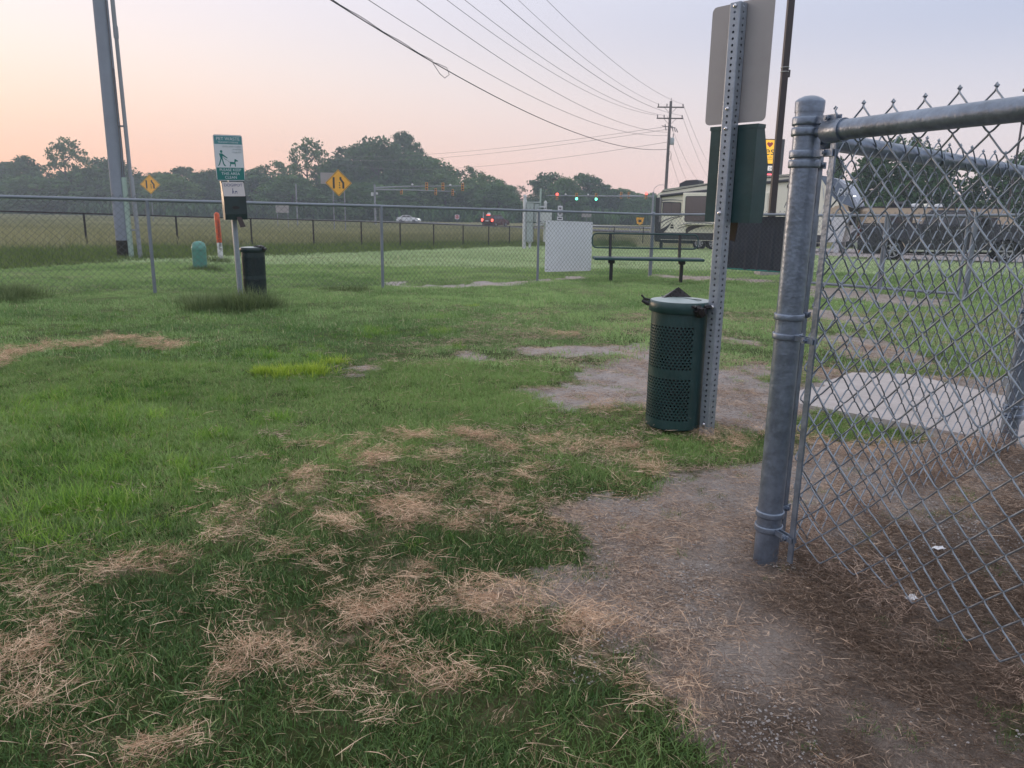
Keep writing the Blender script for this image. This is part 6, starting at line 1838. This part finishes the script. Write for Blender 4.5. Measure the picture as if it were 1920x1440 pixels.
for (s, z), e, lab in (((1.12, 10.34), (62, 230, 9.5), 'outermost faint line falling right behind the wooden pole'), ((1.1, 9.36), (60, 230, 8.6), 'second faint line falling right behind the wooden pole'), ((-.3, 9.36), (57, 230, 8.2), 'third faint line falling right behind the wooden pole'), ((0, 7.8), (55, 230, 5.6), 'fourth faint line falling right behind the wooden pole'), ((0, 6.4), (53, 230, 3.6), 'lowest faint line falling right behind the wooden pole')):
    wire('power_line', far_pt(s, z), e, 3.0, .014, lab, group='faint lines right of the wooden pole')
gw_ = wire('guy_line', (-13.2, 18.0, 9.0), (-13.6, 18.6, 3.6), .0, .008, 'thin pale line in the top left corner of the sky', group=None, cat='cable')

# ================================================================== TREES
def crown_mesh(name, seed, nclump, nleaf, leaf, shape, mat):
    """a unit crown (height 1 above the trunk foot, radius 0.5): leaf-sized faces in clumps that follow limbs, with gaps between"""
    rg = np.random.default_rng(seed)
    vs, fs, lf = [], [], []
    z_lo, gap = shape['lo'], shape.get('gap', 0.0)
    for c in range(nclump):
        zc = z_lo + (1 - z_lo) * rg.random() ** shape.get('pow', 0.8)
        t = (zc - z_lo) / (1 - z_lo)
        prof = (sin(pi * min(1, t * .93 + .07)) ** shape.get('fat', .55)) if not shape.get('cone') else (1 - t) * .95 + .08
        a = rg.uniform(0, 2 * pi); rad = .44 * prof * (rg.random() ** .45)
        cx, cy = rad * cos(a), rad * sin(a)
        cr = shape['cr'] * rg.uniform(.6, 1.3)
        cz = zc - cr * .4
        tone = rg.uniform(-.25, .25)
        m = int(nleaf * rg.uniform(.6, 1.3))
        d = rg.normal(size=(m, 3)); d /= np.linalg.norm(d, axis=1)[:, None]
        rr = cr * rg.random(m) ** .4
        p = d * rr[:, None] * np.array([1, 1, .72]) + np.array([cx, cy, cz])
        nrm = d + rg.normal(size=(m, 3)) * .7; nrm /= np.linalg.norm(nrm, axis=1)[:, None]
        ref = rg.normal(size=(m, 3)); u = np.cross(nrm, ref); u /= np.linalg.norm(u, axis=1)[:, None]
        w = np.cross(nrm, u)
        s = leaf * rg.uniform(.5, 1.4, m)
        for i in range(m):
            o = len(vs)
            a_, b_, q = u[i] * s[i], w[i] * s[i] * .62, p[i]
            vs += [tuple(q - a_), tuple(q + b_), tuple(q + a_), tuple(q - b_)]
            fs.append((o, o + 1, o + 2, o + 3))
            v = float(tone + rg.uniform(-.15, .15) + .35); lf += [v] * 4
    me = bpy.data.meshes.new(name); me.from_pydata(vs, [], fs)
    at = me.attributes.new('leaf', 'FLOAT', 'POINT'); at.data.foreach_set('value', np.array(lf, np.float32))
    me.materials.append(mat)
    return me

def trunk_mesh(name, seed, lo):
    rr = random.Random(seed)
    mb = MB()
    top = (rr.uniform(-.03, .03), rr.uniform(-.03, .03), .78)
    mb.tube([(0, 0, -.03), (.004, 0, lo * .6), (top[0] * .5, top[1] * .5, .45), top], [.03, .024, .016, .004], 7)
    for k in range(9):
        z = rr.uniform(max(.12, lo * .8), .7); a = rr.uniform(0, 2 * pi); l = rr.uniform(.18, .34)
        mb.tube([(top[0] * z, top[1] * z, z), (cos(a) * l * .5, sin(a) * l * .5, z + l * .35), (cos(a) * l, sin(a) * l, z + l * .6)], [.011, .007, .002], 5)
    me = bpy.data.meshes.new(name); me.from_pydata(mb.v, [], mb.f); me.materials.append(M['bark'])
    fix_normals(me)
    return me

KINDS = {}
SHAPES = {
    'round': dict(lo=.03, cr=.10, fat=.42, pow=1.0), 'tall': dict(lo=.03, cr=.09, fat=.5, pow=.95), 'airy': dict(lo=.02, cr=.08, fat=.36, pow=1.1),
    'broad': dict(lo=.02, cr=.11, fat=.38, pow=1.0), 'cone': dict(lo=.08, cr=.10, cone=True, pow=1.1), 'bushy': dict(lo=.0, cr=.11, fat=.35, pow=1.1)}
for i, (k, mt, nc, nl, lf_) in enumerate((('round', 'leaf_a', 190, 44, .022), ('tall', 'leaf_a', 200, 42, .021), ('airy', 'leaf_b', 150, 40, .019), ('broad', 'leaf_a', 190, 46, .023), ('bushy', 'leaf_b', 150, 46, .025), ('cone', 'leaf_a', 90, 66, .02),
                                  ('round', 'leaf_c', 180, 42, .022), ('airy', 'leaf_a', 46, 34, .018), ('broad', 'leaf_b', 190, 44, .022))):
    KINDS[i] = (crown_mesh('crown', 100 + i, nc, nl, lf_, SHAPES[k], M[mt]), trunk_mesh('trunk', 200 + i, SHAPES[k]['lo']))

def tree(kind, x, y, h, w, label, group, rz, dz=0):
    t = thing('tree', label, 'tree', (x, y, gz(y) + dz), rz, group)
    for nm, me in (('crown', KINDS[kind][0]), ('trunk', KINDS[kind][1])):
        o = bpy.data.objects.new(nm, me); C.objects.link(o); o.parent = t
        o.scale = (w * 1.28, w * 1.28, h * 1.0)
    return t
G1 = 'trees along the far side of the road'
TREES = [
    (-137.0, 215, 13.2, 15.9, 0, 'dim rounded tree at the far left edge'), (-125.9, 205, 14.5, 11.0, 1, 'dark dome shaped tree second from the far left edge'),
    (-113.1, 200, 18.6, 12.5, 2, 'tall loose crowned tree with sky showing through left of the grey pole'), (-117.5, 195, 9.6, 16.5, 4, 'low bushy tree in front of the dark dome shaped tree'),
    (-109.5, 205, 11.6, 13.8, 8, 'broad low tree directly left of the grey pole foot'), (-112.3, 217, 15.0, 11.5, 3, 'dark tree just right of the tall loose crowned tree'),
    (-105.6, 210, 14.1, 12.7, 0, 'dark tree behind the grey utility pole'), (-104.0, 220, 11.1, 10.4, 4, 'low tree right behind the pole conduit'),
    (-86.8, 200, 10.2, 13.5, 6, 'pale green low tree right of the small far yellow sign'), (-89.6, 215, 12.8, 13.0, 1, 'dark tree behind the pale green low tree'),
    (-79.8, 210, 12.0, 14.1, 0, 'dark tree directly left of the printed sign'), (-68.2, 205, 12.4, 15.1, 3, 'dark tree directly right of the printed sign'),
    (-64.2, 215, 14.6, 15.8, 2, 'loose topped tree between the printed sign and the tall round tree'), (-52.2, 200, 19.4, 13.0, 2, 'tall round airy tree left of the large yellow sign'),
    (-53.7, 190, 10.0, 14.8, 8, 'low broad tree below the tall round airy tree'), (-44.8, 205, 15.2, 15.1, 1, 'dark tree behind the large yellow sign'),
    (-42.2, 212, 19.0, 16.8, 0, 'big dark tree rising above the large yellow sign'), (-35.7, 205, 20.6, 15.0, 3, 'big broad tree in the middle of the tallest clump'),
    (-30.6, 215, 22.8, 12.5, 1, 'tallest tree with a pointed double top'), (-26.2, 205, 17.0, 15.0, 0, 'dark tree on the right shoulder of the tallest clump'),
    (-21.6, 200, 15.2, 14.7, 8, 'mid green tree right of the tallest clump'), (-17.2, 195, 11.8, 12.8, 6, 'pale mid height tree above the white sedan'),
    (-33.1, 185, 9.0, 17.4, 4, 'low bushy tree below the tallest clump'), (-11.9, 205, 13.6, 10.3, 2, 'loose topped tree left of the round green trees'),
    (-8.0, 195, 11.0, 13.6, 6, 'rounded green tree above the red and white sign'), (-4.0, 190, 8.9, 11.2, 8, 'rounded green tree above the red car'),
    (1.3, 215, 9.9, 8.6, 7, 'thin sparse tree with open branches left of the cabinets'), (5.3, 232, 7.0, 7.0, 4, 'small dark tree behind the white post frame'),
    (8.5, 200, 12.3, 10.9, 3, 'round dark tree left of the red traffic lamp'), (12.0, 190, 10.6, 9.4, 8, 'green tree behind the red traffic lamp'),
    (17.3, 200, 12.0, 11.6, 0, 'round tree between the two green traffic lamps'), (22.6, 205, 9.7, 11.4, 1, 'sloping dark tree right of the green traffic lamps'),
    (28.1, 210, 8.9, 10.4, 8, 'low tree left of the traffic signal post'), (31.8, 200, 7.0, 9.0, 2, 'low loose tree at the rear of the cream trailer'),
    (-138.3, 198, 14.3, 16.1, 3, None), (-151, 205, 11.8, 16.5, 0, None),
]
for i, (x, y, h, w, k, lab) in enumerate(TREES):
    if lab: tree(k, x, y, h, w, lab, G1, i * 1.7)
G2 = 'trees behind the parked trailers'
for i, (x, y, h, w, k, lab) in enumerate([(34.4, 85, 8.5, 3.4, 5, 'slim pointed tree above the slate blue trailer nose'), (33.7, 75, 7.0, 5.4, 0, 'dark tree directly behind the slate blue trailer nose'), (33.6, 70, 9.0, 6.6, 3, 'big dark rounded tree behind the tan trailer'),
                                          (37.4, 72, 8.3, 6.0, 0, 'dark tree on the right shoulder of the big rounded tree'), (50.0, 90, 4.9, 5.5, 8, 'low tree in the gap above the tan trailer'), (43.4, 70, 7.2, 6.2, 3, 'dark spreading tree at the right behind the pickup'),
                                          (48.6, 75, 8.8, 5.6, 1, 'tallest dark tree at the far right edge'), (49.0, 85, 4.6, 6.0, 4, 'low pale tree behind the pickup windscreen'), (25.5, 58, 2.9, 2.6, 4, 'rounded green shrub beside the yellow post'), (30.5, 66, 3.6, 4.4, 4, 'low green shrub between trailer nose and tan trailer')]):
    t_ = tree(k, x, y, h, w, lab, G2, i * 2.1)
    if 'shrub' in lab: t_.name = 'shrub'; t_['category'] = 'shrub'

# undergrowth that closes the foot of the tree line
ug_p = [turf_clump('undergrowth_spray', M['leaf_a'], 90, 1.6, .5, 2.6, .35, .7, 3, 1.0, 1.2) for _ in range(3)]
ux, uy = [], []
for (x0, y0, x1, y1, n) in ((-165, 203, -40, 190, 420), (-40, 190, -2, 186, 200), (4, 186, 36, 186, 160), (-165, 212, 40, 205, 420)):
    t = RNG.random(n); ux.append(x0 + (x1 - x0) * t + RNG.normal(0, 1, n)); uy.append(y0 + (y1 - y0) * t + RNG.normal(0, 3, n))
ux, uy = np.concatenate(ux), np.concatenate(uy)
scatter('undergrowth', ug_p, np.stack([ux, uy, G(uy) - .1], 1), RNG.uniform(.7, 1.7, len(ux)), RNG.uniform(0, .8, len(ux)), tilt=.1)
# the wood behind the single trees, which reads as one mass
wd = [bpy.data.objects.new('wood_crown', crown_mesh('wood_crown', 300 + i, 120, 40, .028, SHAPES['bushy'], M['leaf_a' if i % 2 else 'leaf_b'])) for i in range(3)]
n = 150
wx = np.concatenate([RNG.uniform(-185, -2, 110), RNG.uniform(9, 40, 40)]); wy = RNG.uniform(218, 240, n) - 6 * (wx > 5)
scatter('distant_wood', wd, np.stack([wx, wy, G(wy) - .3], 1), np.where(wx > 5, RNG.uniform(6.5, 8.5, n), RNG.uniform(8.5, 12.0, n)), RNG.uniform(-.1, .5, n), tilt=.03)

# ================================================================== GRASS TUFTS THAT STAND OUT
def tuft(x, y, r, h, n, mat, lab, w=.006, lean=.9):
    vs, fs, lf = [], [], []
    heads = [(max(-.5, min(.5, random.gauss(0, .3))) * r, max(-.4, min(.4, random.gauss(0, .22))) * r, random.uniform(.55, 1.0)) for _ in range(9)]
    for _ in range(n):
        hx, hy, hs = random.choice(heads)
        q = r * .34 * hs * abs(random.gauss(0, 1)); a = random.uniform(0, 2 * pi)
        hh = h * hs * random.uniform(.35, 1.15) * math.exp(-(q / r) ** 2)
        blade_strip((hx + q * cos(a), hy + q * sin(a), -.01), hh, w * random.uniform(.6, 1.2), random.uniform(.05, lean), a + random.gauss(0, .8), random.uniform(.2, 1.2), 4, vs, fs, lf, random.uniform(0, .9))
    me = bpy.data.meshes.new('grass_tuft'); me.from_pydata(vs, [], fs)
    at = me.attributes.new('leaf', 'FLOAT', 'POINT'); at.data.foreach_set('value', np.array(lf, np.float32))
    me.materials.append(M[mat])
    o = bpy.data.objects.new('grass_tuft', me); C.objects.link(o)
    o.location = (x, y, float(ground_z(np.array([x]), np.array([y]))[0]))
    tag(o, lab, 'grass tuft', 'clumps of taller grass on the lawn')
tuft(-3.08, 8.45, .62, .36, 4200, 'dark_tuft', 'dark rank grass round the foot of the printed sign station')
tuft(-3.6, 8.95, .6, .2, 2200, 'dark_tuft', 'low dark grass just left of the printed sign station')
tuft(-6.2, 9.3, .9, .3, 3200, 'dark_tuft', 'dark rank grass along the foot of the fence at far left')
tuft(-5.75, 14.5, .55, .2, 1200, 'dark_tuft', 'taller grass round the pale green pedestal', .01)
tuft(-6.9, 18.0, .45, .35, 800, 'dark_tuft', 'taller grass round the orange marker post', .012)
tuft(-2.45, 11.15, .5, .13, 900, 'dark_tuft', 'low dark grass left of the middle fence post', .008)
tuft(-1.33, 4.76, .23, .12, 1600, 'lime', 'bright lime green tuft in the middle left of the lawn', .006)
tuft(-1.58, 4.74, .10, .10, 900, 'lime', 'small lime green tuft left of the bright lime tuft', .006)
tuft(-1.22, 5.15, .16, .10, 700, 'lime', 'lime green tuft just beyond the bright lime tuft', .006)
tuft(-1.68, 5.3, .12, .09, 300, 'lush', 'fresh green tuft beyond and left of the bright lime tuft', .006)
tuft(-0.62, 7.0, .16, .05, 300, 'lime', 'low yellowish tuft left of the bare strip', .006)
tuft(-0.80, 8.1, .20, .05, 340, 'lime', 'low yellowish tuft in the middle of the lawn', .007)
tuft(-0.52, 9.25, .14, .06, 240, 'lime', 'small yellowish tuft farthest out on the lawn', .007)
tuft(-1.36, 2.38, .24, .11, 1300, 'lush', 'lush long bladed grass clump at the left nearest to us', .005, 1.1)
tuft(-1.55, 2.66, .2, .09, 800, 'lush', 'lush grass clump beyond the nearest long bladed clump', .005, 1.1)
tuft(-1.28, 3.25, .11, .10, 300, 'lush', 'bright green grass clump between lush grass and straw', .006)
tuft(-1.12, 3.58, .1, .10, 260, 'lush', 'bright green grass clump below the lime tuft', .006)
tuft(1.29, 3.42, .12, .06, 300, 'dark_tuft', 'dark grass between the perforated post and the thick corner post', .004)

# ================================================================== AIR
hz = bpy.data.meshes.new('haze')
X0, X1, Y0, Y1, Z0, Z1 = -260, 260, -40, 260, -5.0, 21.5
hz.from_pydata([(X0, Y0, Z0), (X1, Y0, Z0), (X1, Y1, Z0), (X0, Y1, Z0), (X0, Y0, Z1), (X1, Y0, Z1), (X1, Y1, Z1), (X0, Y1, Z1)], [],
               [(0, 3, 2, 1), (4, 5, 6, 7), (0, 1, 5, 4), (1, 2, 6, 5), (2, 3, 7, 6), (3, 0, 4, 7)])
hm = bpy.data.materials.new('haze'); hm.use_nodes = True
hn, hl = hm.node_tree.nodes, hm.node_tree.links
hn.clear()
ho = hn.new('ShaderNodeOutputMaterial'); hv = hn.new('ShaderNodeVolumePrincipled')
hv.inputs['Color'].default_value = (0.74, 0.84, 1.0, 1)
hv.inputs['Density'].default_value = 0.0011
hv.inputs['Anisotropy'].default_value = 0.25
hl.new(hv.outputs[0], ho.inputs['Volume'])
hz.materials.append(hm)
haze = bpy.data.objects.new('haze', hz); C.objects.link(haze)
haze['kind'] = 'stuff'
